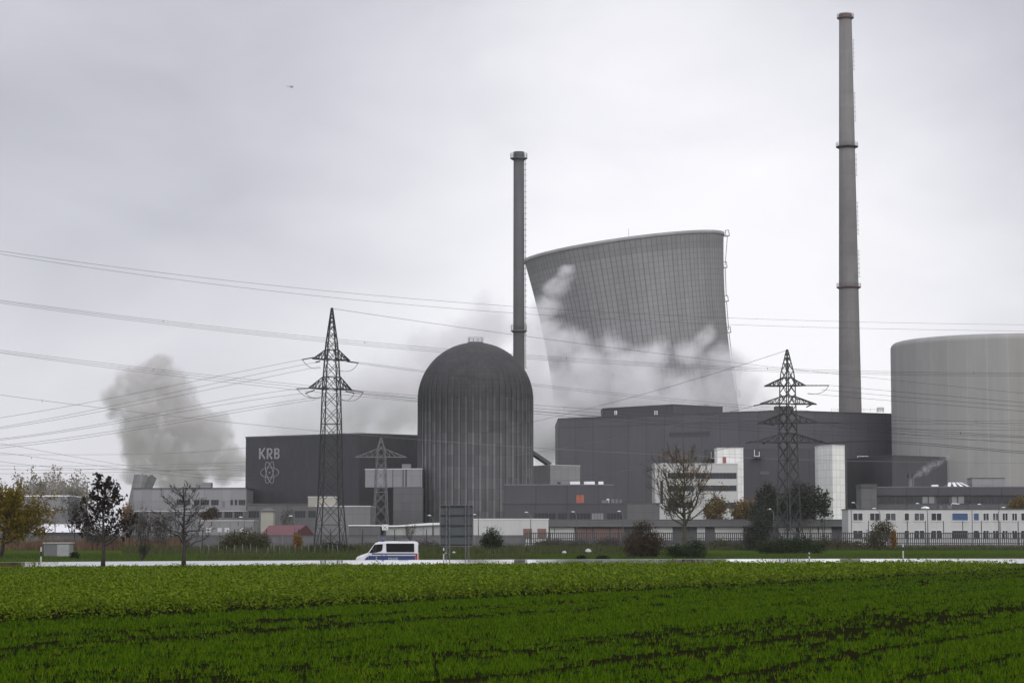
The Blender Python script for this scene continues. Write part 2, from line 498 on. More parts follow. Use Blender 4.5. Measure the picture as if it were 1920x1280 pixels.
def window(root, fc, x0, y0, x1, y1, nm=1, pane=None, frame=None, fw=.09, sill=False, label=None):
    s0, _ = rayface(fc, x0, (y0 + y1) / 2); s1, _ = rayface(fc, x1, (y0 + y1) / 2)
    _, zt = rayface(fc, (x0 + x1) / 2, y0); _, zb = rayface(fc, (x0 + x1) / 2, y1)
    mb = MB()
    fbox(mb, fc, s0, s1, zt - fw, zt, -.04, .09); fbox(mb, fc, s0, s1, zb, zb + fw, -.04, .09)
    for k in range(nm + 2):
        c_ = s0 + fw / 2 + (s1 - s0 - fw) * k / (nm + 1)
        fbox(mb, fc, c_ - fw / 2, c_ + fw / 2, zb + fw, zt - fw, -.04, .085)
    wn = mb.build('window', frame or MT['frame_dark'], root, label)
    mb = MB(); fbox(mb, fc, s0 + fw * .5, s1 - fw * .5, zb + fw * .5, zt - fw * .5, -.03, .03)
    p = mb.build('pane', pane or MT['glass'], wn)
    if sill:
        mb = MB(); fbox(mb, fc, s0 - .1, s1 + .1, zb - .08, zb - .003, -.04, .16); mb.build('sill', MT['frame_white'], wn)
    return wn
def railing(mb, pts, h, w=.05, n=3, posts=None):
    pts = [Vector(p) for p in pts]
    for a, b in zip(pts, pts[1:]):
        for k in range(1, n + 1): mb.bar(a + Vector((0, 0, h * k / n)), b + Vector((0, 0, h * k / n)), w)
        m_ = max(1, int((b - a).length / (posts or 1.5)))
        for k in range(m_ + 1):
            q = a.lerp(b, k / m_); mb.bar(q, q + Vector((0, 0, h)), w)

# ------------------------------------------------------------------ old turbine hall with the letters
HZ = 30.1
hp = rp(HZ, [(461, 820), (674, 813), (862, 819.5)])
hall = building('turbine_hall', 'dark hall clad in charcoal sheet with the letters KRB and an atom emblem', hp, 45, HZ, MT['dark_clad'], roof=MT['roof_dark'], rh=.5)
HF = (hp[0], hp[1])
def ribbon(mb, pts, wd, fc, o0, o1, closed=False):
    """flat stroke of width wd through (s, z) points lying on a facade, standing o0..o1 proud of it"""
    (ax, ay), (bx, by) = fc
    d = Vector((bx - ax, by - ay)).normalized(); nn = Vector((d.y, -d.x))
    P = [Vector(p) for p in pts]; n = len(P); Ls, Rs = [], []
    for i in range(n):
        a = P[i - 1] if (i or closed) else P[i]; b = P[(i + 1) % n] if (i < n - 1 or closed) else P[i]
        e1 = (P[i] - a); e2 = (b - P[i])
        e1 = e1.normalized() if e1.length > 1e-9 else e2.normalized(); e2 = e2.normalized() if e2.length > 1e-9 else e1
        m1, m2 = Vector((-e1.y, e1.x)), Vector((-e2.y, e2.x))
        k = (m1 + m2) / max(.4, 1 + m1.dot(m2))
        Ls.append(P[i] + k * wd / 2); Rs.append(P[i] - k * wd / 2)
    def w3(p, o): q = Vector((ax, ay)) + d * p.x + nn * o; return (q.x, q.y, p.y)
    cnt = n if closed else n - 1
    for i in range(cnt):
        j = (i + 1) % n
        a, b, c_, e_ = Ls[i], Ls[j], Rs[j], Rs[i]
        mb.face([w3(e_, o1), w3(c_, o1), w3(b, o1), w3(a, o1)])
        mb.face([w3(a, o1), w3(b, o1), w3(b, o0), w3(a, o0)])
        mb.face([w3(e_, o0), w3(c_, o0), w3(c_, o1), w3(e_, o1)])
    if not closed:
        for k_ in (0, n - 1): mb.face([w3(Ls[k_], o0), w3(Ls[k_], o1), w3(Rs[k_], o1), w3(Rs[k_], o0)])
sx = lambda px, py: rayface(HF, px, py)
LETTER = M_basic('weathered_white_lettering', (.27, .27, .275), .7, .25, 1.5)
def letter(x0, x1, ytop, ybot, kind):
    s0, z1 = sx(x0, ytop); s1, z0 = sx(x1, ybot)
    wd = .54; h = z1 - z0; a = s0 + wd / 2; b = s1 - wd / 2
    mb = MB()
    ribbon(mb, [(a, z0), (a, z1)], wd, HF, .02, .20)
    ia = s0 + wd
    if kind == 'K':
        ribbon(mb, [(ia - .02, z0 + h * .42), (b + .08, z1)], wd * .9, HF, .02, .205)
        ribbon(mb, [(ia + .25, z0 + h * .56), (b + .12, z0)], wd * .9, HF, .02, .21)
    else:
        def bowl(zt, zb, xr, o):
            r_ = (zt - zb) / 2; k_ = [(ia - .02, zt)]
            for i in range(9):
                t = PI / 2 - PI * i / 8; k_.append((max(ia, xr - min(r_, .7)) + min(r_, .7) * math.cos(t), (zt + zb) / 2 + r_ * math.sin(t)))
            k_.append((ia - .02, zb)); ribbon(mb, k_, wd * .85, HF, .02, o)
        if kind == 'R':
            bowl(z1 - wd * .42, z0 + h * .45, b, .205); ribbon(mb, [(ia + .35, z0 + h * .42), (b + .1, z0)], wd * .9, HF, .02, .21)
        else:
            bowl(z1 - wd * .42, z0 + h * .54, b - .08, .205); bowl(z0 + h * .50, z0 + wd * .42, b, .21)
    mb.build('letter', LETTER, hall)
letter(486.5, 498, 840, 860, 'K'); letter(501, 511.5, 840, 860, 'R'); letter(515, 525, 840, 860, 'B')
mb = MB()
c0 = sx(505.8, 885.5); ra = abs(sx(522.8, 885)[0] - c0[0]); rz_ = abs(sx(505, 885.5 - 20.5)[1] - c0[1])
for i, an in enumerate((0, PI / 3, -PI / 3)):
    A_, B_ = (ra, ra * .42) if i == 0 else (rz_ * 1.02, ra * .36)
    an2 = 0 if i == 0 else (R(70) if i == 1 else R(110))
    ribbon(mb, [(c0[0] + A_ * math.cos(t) * math.cos(an2) - B_ * math.sin(t) * math.sin(an2), c0[1] + A_ * math.cos(t) * math.sin(an2) + B_ * math.sin(t) * math.cos(an2))
                for t in [2 * PI * k / 40 for k in range(40)]], .16, HF, .02, .12 + .01 * i, True)
em = mb.build('atom_emblem', LETTER, hall); mb = MB()
ribbon(mb, [(c0[0] + .16 * math.cos(2 * PI * k / 10), c0[1] + .16 * math.sin(2 * PI * k / 10)) for k in range(10)], .2, HF, .02, .15, True)
mb.build('nucleus', LETTER, em)

an = building('hall_annex', 'low grey annex with dark windows along the foot of the lettered hall', pl((463, 612), (600, 612)), 12, ZA(945, 612), MT['mid_clad'], roof=MT['roof_dark'])
fc = tuple(pl((463, 612), (600, 612)))
for a, b in ((466, 486), (491, 503), (553, 573), (578, 592)): window(an, fc, a, 957, b, 970, 3)
pb = building('panel_box', 'small pale yellowish box high behind the left lattice pylon', pl((577, 566), (628.5, 566)), 8, ZA(931, 566), MT['yellow_wall'], z0=ZA(950, 566), roof=MT['roof_pale'], rh=.2)
gw = building('grey_shed', 'plain light grey windowless block behind the foot of the left lattice pylon', pl((592, 563), (694, 563)), 20, ZA(948.5, 563), MT['grey_clad'], roof=MT['roof_pale'], rh=.25)
br = building('bridge_building', 'pale panelled raised link building between lettered hall and dome', pl((684, 596), (791, 592)), 9, ZA(879, 594), MT['pale_clad'], z0=ZA(913, 594), roof=MT['roof_pale'], rh=.25)
fc = tuple(pl((684, 596), (791, 592)))
for a, b in ((755, 757), (760, 763), (736, 737)): fpanel(br, fc, a, 879.5, b, 912, MT['roof_dark'], 'drain_pipe')
mb = MB(); p_ = pl((753, 597), (770, 597)); mb.prism([p_[0], p_[1], (p_[1][0], 601), (p_[0][0], 601)], ZA(879, 594) + .13, ZA(869.5, 597)); mb.build('roof_box', MT['grey_clad'], br)
bl = building('grey_block', 'plain dark grey block under the raised link left of the dome', pl((737, 590), (792, 587)), 14, ZA(913.3, 588) - .02, MT['mid_clad'])

# ------------------------------------------------------------------ dome reactor
DY = 604.0; DR = 109.3 / F * 600; DX = XA(891.2, DY)
dome = thing('reactor_dome', 'dark ribbed round reactor building with a hemispherical dome', 'reactor building', (DX, DY, 0))
ZS = ZA(748, 600)
m = NT('ribbed_dark_concrete'); uv = m.n('ShaderNodeTexCoord').outputs['UV']; ob = m.n('ShaderNodeTexCoord').outputs['Object']
br_ = m.n('ShaderNodeTexBrick', {'Vector': m.n('ShaderNodeMapping', {'Vector': uv, 'Scale': (52, 1, 1)}).outputs[0], 'Color1': (.095, .094, .099, 1), 'Color2': (.135, .133, .138, 1), 'Mortar': (.065, .064, .068, 1),
     'Scale': 1.0, 'Mortar Size': .03, 'Mortar Smooth': .3, 'Bias': -.1, 'Brick Width': 1.0, 'Row Height': 2.9}, offset=0.0)
st = m.noise(uv, 1, 5, .6, (420, .22, 1)); bl2 = m.noise(ob, .12, 4)
k = m.math('ADD', m.math('MULTIPLY', st, .7), m.math('MULTIPLY', bl2, .7)); k = m.math('ADD', k, .31)
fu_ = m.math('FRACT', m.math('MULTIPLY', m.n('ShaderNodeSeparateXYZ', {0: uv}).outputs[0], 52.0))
pil = m.n('ShaderNodeMapRange', {0: m.math('ABSOLUTE', m.math('SUBTRACT', fu_, .82)), 1: .10, 2: .22, 3: 1.22, 4: .84}).outputs[0]      # pilasters lighter, recesses between them darker
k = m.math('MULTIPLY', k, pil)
sn = m.math('ADD', m.n('ShaderNodeSeparateXYZ', {0: uv}).outputs[1], m.math('MULTIPLY', st, 9.0))
k = m.math('MULTIPLY', k, m.n('ShaderNodeMapRange', {0: sn, 1: 26.0, 2: 43.0, 3: 1.10, 4: .56}, interpolation_type='SMOOTHSTEP').outputs[0])   # soot washed down from the dome
cc = m.n('ShaderNodeVectorMath', {0: br_.outputs[0]}, operation='SCALE'); m.t.links.new(k, cc.inputs['Scale'])
M_DOMEW = m.bsdf(cc.outputs[0], .8, spec=.3, bump=m.noise(ob, 1.2, 5), bstr=.3)
nr = 52; prof_ = []
mb = MB(); ang = []
for i in range(nr):
    for f, o_ in ((0, 0), (.64, 0), (.66, .32), (.98, .32)): ang.append((2 * PI * (i + f) / nr, o_))
n_ = len(ang); zs = [0, 10, 20, 30, ZS]
v = [(DX + (DR - .3 + o_) * math.cos(a), DY + (DR - .3 + o_) * math.sin(a), z) for z in zs for a, o_ in ang]
fs, us = [], []
for j in range(len(zs) - 1):
    for i in range(n_):
        i2 = (i + 1) % n_; u0 = ang[i][0] / 2 / PI; u1 = ang[i2][0] / 2 / PI if i2 else 1.0
        fs.append((j * n_ + i, j * n_ + i2, (j + 1) * n_ + i2, (j + 1) * n_ + i)); us.append([(u0, zs[j]), (u1, zs[j]), (u1, zs[j + 1]), (u0, zs[j + 1])])
mb.quads(v, fs, us); mb.build('ribbed_wall', M_DOMEW, dome)
m = NT('dark_dome_concrete'); uv = m.n('ShaderNodeTexCoord').outputs['UV']; ob = m.n('ShaderNodeTexCoord').outputs['Object']
br_ = m.n('ShaderNodeTexBrick', {'Vector': m.n('ShaderNodeMapping', {'Vector': uv, 'Scale': (104, 1, 1)}).outputs[0], 'Color1': (.048, .047, .05, 1), 'Color2': (.06, .059, .061, 1), 'Mortar': (.038, .037, .039, 1),
     'Scale': 1.0, 'Mortar Size': .05, 'Brick Width': 1.0, 'Row Height': 1.1}, offset=0.0)
k = m.math('ADD', m.math('MULTIPLY', m.noise(ob, .22, 6, .65), .9), .5)
cc = m.n('ShaderNodeVectorMath', {0: br_.outputs[0]}, operation='SCALE'); m.t.links.new(k, cc.inputs['Scale'])
gz = m.n('ShaderNodeMapRange', {0: m.n('ShaderNodeSeparateXYZ', {0: ob}).outputs[2], 1: 49.5, 2: 53.5, 3: 0, 4: .55}).outputs[0]
cm = m.mix(m.math('MULTIPLY', gz, m.noise(ob, .5, 5)), cc.outputs[0], (.105, .115, .09))       # moss on the flat top
M_DOMET = m.bsdf(cm, .75, spec=.3, bump=m.noise(ob, 1.5, 5), bstr=.25)
dh = ZA(642, 604) - ZS
mb = MB(); lv = [PI / 2 * (k / 22) ** 1.05 for k in range(22)] + [R(88.5)]
v, fs, us = [], [], []
for t in lv:
    fd = max(0.0, 1 - t / R(34))
    for a, o_ in ang:
        r_ = (DR - .3 + o_ * fd + .31 * (1 - fd)) * math.cos(t); v.append((DX + r_ * math.cos(a), DY + r_ * math.sin(a), ZS + dh * math.sin(t)))
for j in range(len(lv) - 1):
    for i in range(n_):
        i2 = (i + 1) % n_; u0 = ang[i][0] / 2 / PI; u1 = ang[i2][0] / 2 / PI if i2 else 1.0; q0, q1 = DR * lv[j], DR * lv[j + 1]
        fs.append((j * n_ + i, j * n_ + i2, (j + 1) * n_ + i2, (j + 1) * n_ + i)); us.append([(u0, q0), (u1, q0), (u1, q1), (u0, q1)])
mb.quads(v, fs, us); mb.build('dome_roof', M_DOMET, dome)
mb = MB(); zt = ZS + dh; mb.lathe((DX, DY, zt), [(.1, -.6), (2.1, -.6), (2.1, .12), (.1, .12)], 20, smooth=False)
ring = [(DX + 2.0 * math.cos(2 * PI * k / 10), DY + 2.0 * math.sin(2 * PI * k / 10), zt + .12) for k in range(11)]
railing(mb, ring, 1.15, .07, 2, 1.2); mb.build('roof_platform', MT['rail'], dome)

# ------------------------------------------------------------------ chimneys
def M_chim(name, c1, c2, ringh):
    m = NT(name); uv = m.n('ShaderNodeTexCoord').outputs['UV']; ob = m.n('ShaderNodeTexCoord').outputs['Object']
    st = m.noise(m.n('ShaderNodeMapping', {'Vector': uv, 'Scale': (9, .03, 1)}).outputs[0], 1.0, 5, .6)
    c = m.ramp(m.math('ADD', m.math('MULTIPLY', st, .6), m.math('MULTIPLY', m.noise(ob, .25, 5), .4)), [(.3, c1), (.7, c2)])
    bk = m.n('ShaderNodeTexBrick', {'Vector': m.n('ShaderNodeMapping', {'Vector': uv, 'Scale': (1, 1, 1)}).outputs[0], 'Color1': (1, 1, 1, 1), 'Color2': (.9, .9, .9, 1), 'Mortar': (.8, .8, .8, 1), 'Scale': 1, 'Mortar Size': .05, 'Brick Width': 3, 'Row Height': ringh}, offset=0)
    c = m.mix(1.0, c, bk.outputs[0], 'MULTIPLY')
    return m.bsdf(c, .85, spec=.25)
def chimney(label, px, Y, prof, mat, plats, ladder, group=None, cap=None):
    cx = XA(px, Y)
    t = thing('chimney', label, 'chimney', (cx, Y, 0))
    mb = MB(); mb.lathe((cx, Y, 0), prof + [(prof[-1][0] - .35, prof[-1][1]), (prof[-1][0] - .35, prof[-1][1] - 4)], 40); mb.build('shaft', mat, t)
    if cap:
        mb = MB(); mb.lathe((cx, Y, 0), [(cap[0], cap[1]), (cap[0], cap[2]), (cap[0] - .3, cap[2])], 40); mb.build('rim', cap[3], t)
    for z, r0, r1, h, mt_ in plats:
        mb = MB(); mb.lathe((cx, Y, z), [(r0 - .1, -.75), (r1, -.15), (r1, .1), (r0 - .1, .1)], 28, smooth=False)
        rg = [(cx + (r1 - .06) * math.cos(2 * PI * k / 16), Y + (r1 - .06) * math.sin(2 * PI * k / 16), z + .1) for k in range(17)]
        p = mb.build('platform', mt_, t)
        mb = MB(); railing(mb, rg, h, .07, 3, 1.2); mb.build('railing', MT['rail'], p)
    for (z0, r0), (z1, r1), cage in ladder:
        mb = MB(); dx, dy = math.cos(R(-14)), math.sin(R(-14))
        for o_ in (-.28, .28):
            mb.bar((cx + dx * (r0 + .35) - dy * o_, Y + dy * (r0 + .35) + dx * o_, z0), (cx + dx * (r1 + .35) - dy * o_, Y + dy * (r1 + .35) + dx * o_, z1), .07)
        nst = int((z1 - z0) / cage[0])
        for i in range(nst + 1):
            f = i / max(1, nst); z = z0 + (z1 - z0) * f; r_ = r0 + (r1 - r0) * f
            mb.bar((cx + dx * (r_ - .15), Y + dy * (r_ - .15), z), (cx + dx * (r_ + cage[1]), Y + dy * (r_ + cage[1]), z), .12)
        mb.build('ladder', MT['rail'], t)
    return t
MC1 = M_chim('grey_chimney_concrete', (.082, .08, .083), (.12, .118, .12), 6)
MC2 = M_chim('brown_grey_chimney_concrete', (.145, .137, .132), (.205, .196, .188), 5)
H1 = ZA(285.5, 650)
chimney('slim straight grey chimney rising directly behind the dome', 973, 650, [(1.68, 0), (1.62, 60), (1.52, H1)], MC1,
        [(ZA(297, 650), 1.5, 2.45, 1.25, MT['rail']), (ZA(620, 650), 1.6, 2.3, 1.5, MT['rail'])], [((50, 1.6), (H1 - 2, 1.52), (1.55, .75))], cap=(1.56, H1 - 1.9, H1 + .05, MT['roof_dark']))
RDK = M_basic('faded_red_steel', (.13, .075, .07), .7, .2, 1)
CY = 838.0; KC = CY / 760
H2 = ZA(27, CY)
r2 = lambda z: KC * (2.1 + (3.95 - 2.1) * (H2 - z) / (H2 - 30))
pz = [ZA(y, CY) for y in (34, 275.5, 538.5)]
t = chimney('tallest chimney, tapered pale brown-grey concrete with red platforms', 1597.3, CY, [(r2(0), 0), (r2(60), 60), (r2(120), 120), (r2(H2), H2)], MC2,
        [(pz[0], r2(pz[0]), r2(pz[0]) + .8, 1.3, RDK), (pz[1], r2(pz[1]), r2(pz[1]) + 1.15, 1.4, MT['steel_dark']), (pz[2], r2(pz[2]), r2(pz[2]) + .9, 1.3, RDK)],
        [((ZA(b, CY), r2(ZA(b, CY))), (ZA(a, CY), r2(ZA(a, CY))), (1.6, .7)) for a, b in ((76, 132), (175, 228), (290, 330), (380, 440), (470, 520))], cap=(r2(H2) + .05, H2 - .9, H2 + .05, RDK))

# ------------------------------------------------------------------ cooling tower coming down
m = NT('cooling_tower_concrete'); uv = m.n('ShaderNodeTexCoord').outputs['UV']; ob = m.n('ShaderNodeTexCoord').outputs['Object']
b1 = m.n('ShaderNodeTexBrick', {'Vector': m.n('ShaderNodeMapping', {'Vector': uv, 'Scale': (120, 1, 1)}).outputs[0], 'Color1': (.232, .229, .23, 1), 'Color2': (.252, .249, .249, 1), 'Mortar': (.150, .148, .150, 1),
      'Scale': 1, 'Mortar Size': .09, 'Mortar Smooth': .2, 'Brick Width': 1, 'Row Height': 2.2}, offset=0)
b2 = m.n('ShaderNodeTexBrick', {'Vector': m.n('ShaderNodeMapping', {'Vector': uv, 'Scale': (60, .01, 1)}).outputs[0], 'Color1': (1, 1, 1, 1), 'Color2': (.97, .97, .97, 1), 'Mortar': (.83, .83, .83, 1),
      'Scale': 1, 'Mortar Size': .075, 'Mortar Smooth': .2, 'Brick Width': 1, 'Row Height': 8}, offset=0)
c = m.mix(1.0, b1.outputs[0], b2.outputs[0], 'MULTIPLY')
st = m.noise(m.n('ShaderNodeMapping', {'Vector': uv, 'Scale': (26, .02, 1)}).outputs[0], 1, 6, .6)
k = m.math('ADD', m.math('MULTIPLY', st, .55), .72); k = m.math('MULTIPLY', k, m.math('ADD', .82, m.math('MULTIPLY', m.noise(ob, .05, 4), .36)))
cc = m.n('ShaderNodeVectorMath', {0: c}, operation='SCALE'); m.t.links.new(k, cc.inputs['Scale'])
M_TOWER = m.bsdf(cc.outputs[0], .85, spec=.25)
TY = 950.0
tl = W(983, 489, TY); tr = W(1356, 439, TY)
ctr = (tl + tr) / 2
tilt = math.atan2(tr.z - tl.z, tr.x - tl.x)
RT = (tr - tl).length / 2
ct = thing('collapsing_cooling_tower', 'huge concrete cooling tower tilting left as it falls into the dust cloud', 'cooling tower', (ctr.x + 60 * math.sin(tilt), TY, 0))
a_th = RT * .895; s_th = 54.0; bb = math.sqrt((RT ** 2 - a_th ** 2) / s_th ** 2)
prof = [(math.sqrt(a_th ** 2 + (bb * (s - s_th)) ** 2), -s) for s in np.linspace(0, 118, 40)][::-1]
Mt = Matrix.Rotation(-tilt, 3, 'Y') @ Matrix.Rotation(R(1.5), 3, 'X')
def shell(prof, n=120):
    mb = MB(); mb.lathe((0, 0, 0), prof, n)
    mb.v = [tuple(ctr + Mt @ Vector(p)) for p in mb.v]
    return mb
inner = [(r_ - .5, z) for r_, z in prof][::-1]
shell(prof + inner).build('shell', M_TOWER, ct)
M_TRIM = M_basic('pale_tower_rim_concrete', (.30, .295, .29), .8, .12, .15)
shell([(RT + .03, -1.2), (RT + .35, -1.0), (RT + .38, .2), (RT - .8, .2), (RT - .8, -1.2)]).build('rim', M_TRIM, ct)
mb = MB()
for s in (1.0, 14, 28, 41, 55, 68):
    r_ = math.sqrt(a_th ** 2 + (bb * (s - s_th)) ** 2) + (1.0 if s < 2 else 0)
    q = Vector((r_, 0, -s))
    for dz in (0, 2.2):
        pass
    cs = [q + Vector((x, y, 0)) for x, y in ((-.2, -1), (1.5, -1), (1.5, 1), (-.2, 1))]
    M2 = lambda p: ctr + Mt @ p
    mb.bar(M2(q + Vector((-.3, 0, 0))), M2(q + Vector((1.7, 0, 0))), 2.0, .22)
    for x in (.2, 1.6):
        for y in (-1, 1): mb.bar(M2(q + Vector((x, y, 0))), M2(q + Vector((x, y, 2.4))), .12)
    for y in (-1, 1): mb.bar(M2(q + Vector((.1, y, 2.4))), M2(q + Vector((1.6, y, 2.4))), .12)
    if s < 60:
        r2_ = math.sqrt(a_th ** 2 + (bb * (s + 12 - s_th)) ** 2)
        mb.bar(M2(q + Vector((.8, .3, 0))), M2(Vector((r2_ + .8, .3, -s - 12))), .16); mb.bar(M2(q + Vector((.8, -.3, 0))), M2(Vector((r2_ + .8, -.3, -s - 12))), .16)
mb.build('ladder', MT['rail'], ct)
mb = MB(); q = W(1179, 452, TY - 38); mb.bar(q, q + Vector((0, 0, 5)), .14); mb.build('lightning_rod', MT['rail'], ct)

# the second tower, already down: a torn stump of shell in the dust on the left
st_ = thing('tower_wreck', 'last torn piece of shell of the fallen cooling tower under the left dust column', 'cooling tower', (XA(262, 882), 882, 0))
mb = MB(); vv, ff, uu = [], [], []
nn_ = 14
for i in range(nn_ + 1):
    f_ = i / nn_; top = ZA(887.5 + 2.0 * f_ + (0, 5, 1, 3, 0, 6, 2, 0, 4, 1, 7, 3, 0, 5, 8)[i] * .8, 885)
    for j in range(6):
        f = j / 5; px = 226 + 44 * f_ + f * (22 - 8 * f_) + (6 * f_ if j == 5 else 0)
        vv.append((XA(px, 885), 885 - 7 * math.sin(PI * f_) + 3 * f, 2 + (top - 2) * f))
for i in range(nn_):
    for j in range(5):
        ff.append((i * 6 + j, (i + 1) * 6 + j, (i + 1) * 6 + j + 1, i * 6 + j + 1)); uu.append([(i / 60, j * 4), ((i + 1) / 60, j * 4), ((i + 1) / 60, j * 4 + 4), (i / 60, j * 4 + 4)])
mb.quads(vv, ff, uu)
o = mb.build('torn_shell', M_TOWER, st_)
sm_ = o.modifiers.new('thickness', 'SOLIDIFY'); sm_.thickness = .6

# ------------------------------------------------------------------ round reactor building on the right
RY, RR = 745.0, 36.3
RX = XA(1671.5, RY) + RR * 1.028
rbz = 65.3
m = NT('pale_reactor_concrete'); uv = m.n('ShaderNodeTexCoord').outputs['UV']; ob = m.n('ShaderNodeTexCoord').outputs['Object']
b1 = m.n('ShaderNodeTexBrick', {'Vector': m.n('ShaderNodeMapping', {'Vector': uv, 'Scale': (36, 1, 1)}).outputs[0], 'Color1': (.315, .307, .293, 1), 'Color2': (.327, .319, .304, 1), 'Mortar': (.362, .353, .337, 1),
      'Scale': 1, 'Mortar Size': .035, 'Mortar Smooth': .6, 'Brick Width': 1, 'Row Height': 400}, offset=0)
b2 = m.n('ShaderNodeTexBrick', {'Vector': m.n('ShaderNodeMapping', {'Vector': uv, 'Scale': (144, 1, 1)}).outputs[0], 'Color1': (1, 1, 1, 1), 'Color2': (.965, .965, .965, 1), 'Mortar': (.95, .95, .95, 1),
      'Scale': 1, 'Mortar Size': .05, 'Mortar Smooth': .6, 'Brick Width': 1, 'Row Height': 3.4}, offset=0)
c = m.mix(1.0, b1.outputs[0], b2.outputs[0], 'MULTIPLY')
st = m.noise(m.n('ShaderNodeMapping', {'Vector': uv, 'Scale': (60, .012, 1)}).outputs[0], 1, 6, .6)
k = m.math('ADD', m.math('MULTIPLY', st, .34), .83)
cc = m.n('ShaderNodeVectorMath', {0: c}, operation='SCALE'); m.t.links.new(k, cc.inputs['Scale'])
M_RB = m.bsdf(cc.outputs[0], .8, spec=.25)
rb = thing('round_reactor_building', 'broad pale beige concrete cylinder with a rounded top edge at the right', 'reactor building', (RX, RY, 0))
mb = MB(); er = 1.9
mb.lathe((RX, RY, 0), [(RR, 0)] + [(RR, z) for z in (15, 30, 45, rbz - er - .1)] + [(RR - er + er * math.cos(t), rbz - er + er * math.sin(t)) for t in [PI / 2 * k / 7 for k in range(8)]], 144)
mb.build('wall', M_RB, rb)
mb = MB(); mb.lathe((RX, RY, 0), [(RR - er, rbz), (RR * .6, rbz + .5), (.1, rbz + .7)], 96); mb.build('roof', M_RB, rb)
# ------------------------------------------------------------------ big dark machine building
MZ = 43.2
mp_ = rp(MZ, [(1047, 785), (1465, 769.5), (1672, 776)])
mh = building('machine_building', 'largest dark grey slab clad building with tall vertical joints', mp_, 60, MZ, MT['dark_joint'], roof=MT['roof_dark'], rh=.4)
MF = (mp_[0], mp_[1]); MF2 = (mp_[1], mp_[2])
fpanel(mh, MF, 1255, 809, 1330, 818, MT['dark_joint2'], 'louvre_band', .1)
U0 = 46.6
up = rp(U0, [(1130, 766), (1262, 758.5), (1355, 763)])
mb = MB(); k_ = [(x, y) for x, y in up]; mb.prism(k_ + [(k_[2][0], k_[2][1] + 16), (k_[0][0], k_[0][1] + 16)], MZ + .21, U0); uo = mb.build('upper_storey', MT['dark_joint2'], mh)
mb = MB(); mb.prism(inset(k_ + [(k_[2][0], k_[2][1] + 16), (k_[0][0], k_[0][1] + 16)], .12), U0 - .15, U0 + .2); mb.build('roof_edge', MT['roof_dark'], uo)
for px, py in ((1152, 764), (1229, 761), (1322, 763), (1326, 763)):
    q = W(px, py, mp_[0][1] - 1) if py > 770 else None
for px in (1153, 1156, 1228, 1232):
    mb = MB(); q = W(px, 778, 775); mb.bar((q.x, q.y, MZ + .15), (q.x, q.y, MZ + 1.5), .3); mb.build('roof_vent', MT['white_paint'], mh)
for px in (1321, 1324.5, 1328): mb = MB(); q = W(px, 760, up[2][1] + 5); mb.bar((q.x, q.y, U0), (q.x, q.y, U0 + 1.1), .2); mb.build('roof_vent', MT['rail'], uo)
q = rp(MZ, [(1457, 770), (1490, 770)]); mb = MB(); mb.prism([(q[0][0], 752), (q[1][0], 752), (q[1][0], 758), (q[0][0], 758)], MZ + .21, MZ + 1.8); mb.build('stair_head', MT['dark_joint2'], mh)
q0 = W(1648, 775, 757); mb = MB()
rg = [(q0.x + 1.1 * math.cos(2 * PI * k / 8) + 1, q0.y + 3 + 1.1 * math.sin(2 * PI * k / 8), MZ + .2) for k in range(9)]
railing(mb, rg, 1.5, .09, 3, .9); mb.build('roof_cage', MT['rail'], mh)
mb = MB(); p0 = W(1560, 776, 756); p1 = W(1645, 776, 757); railing(mb, [(p0.x, p0.y + 1, MZ + .2), (p1.x, p1.y + 1, MZ + .2)], 1.0, .05, 2, 2.0); mb.build('roof_railing', MT['rail'], mh)

sp = building('side_block', 'darker slab clad block standing between white stair tower and round reactor', rp(26.9, [(1578, 861), (1672, 853.5), (1775, 857.5)]), 26, 26.9, MT['dark_joint2'], roof=MT['roof_dark'], rh=.35)
spp = rp(26.9, [(1578, 861), (1672, 853.5), (1775, 857.5)])
mb = MB(); q = W(1725, 855, spp[1][1] + 6); mb.bar((q.x, q.y, 26.9), (q.x, q.y, 29.0), .12); mb.build('lightning_rod', MT['rail'], sp)
mb = MB(); p0, p1 = W(1608, 858, spp[0][1] + 2), W(1628, 857, spp[0][1] + 2); railing(mb, [(p0.x, p0.y, 27.1), (p1.x, p1.y, 27.1)], .9, .12, 2, 1.2); mb.build('roof_railing', MT['white_paint'], sp)
lb = building('lower_dark_block', 'dark slab clad lower block between white office block and white stair tower', pl((1380, 712), (1590, 705)), 20, ZA(841, 708), MT['dark_joint2'], roof=MT['roof_dark'], rh=.35)
fcl = tuple(pl((1380, 712), (1590, 705)))
def upipe(root, px, py, Y, z0):
    mb = MB(); q = W(px, py, Y)
    mb.bar((q.x - .55, q.y, z0), (q.x - .55, q.y, z0 + 2.1), .16); mb.bar((q.x + .95, q.y, z0), (q.x + .95, q.y, z0 + 1.5), .16); mb.bar((q.x - .63, q.y, z0 + .1), (q.x + 1.03, q.y, z0 + .1), .17); mb.build('vent_pipe', MT['white_paint'], root)
mb = MB(); fbox(mb, fcl, *(lambda a, b: (a[0], b[0]))(rayface(fcl, 1412, 858), rayface(fcl, 1430, 858)), ZA(857, 708), ZA(856, 708), -.1, 2.2); o = mb.build('ledge', MT['roof_dark'], lb)
upipe(lb, 1418, 857, 706, ZA(856, 708) + .02)
fpanel(lb, fcl, 1425, 883, 1442, 889, MT['mid_clad'], 'louvre')
ow = building('dark_link_block', 'small dark block beside the pipe left of the white office tower', pl((1327, 686), (1350, 686)), 10, ZA(843, 686), MT['dark_joint2'], roof=MT['roof_dark'], rh=.3)
mb = MB(); q = W(1336, 860, 684); mb.box((q.x, 684.5, ZA(860, 684)), (3, 3, .2)); mb.build('ledge', MT['roof_dark'], ow)
upipe(ow, 1337, 858, 684, ZA(860, 684) + .1)

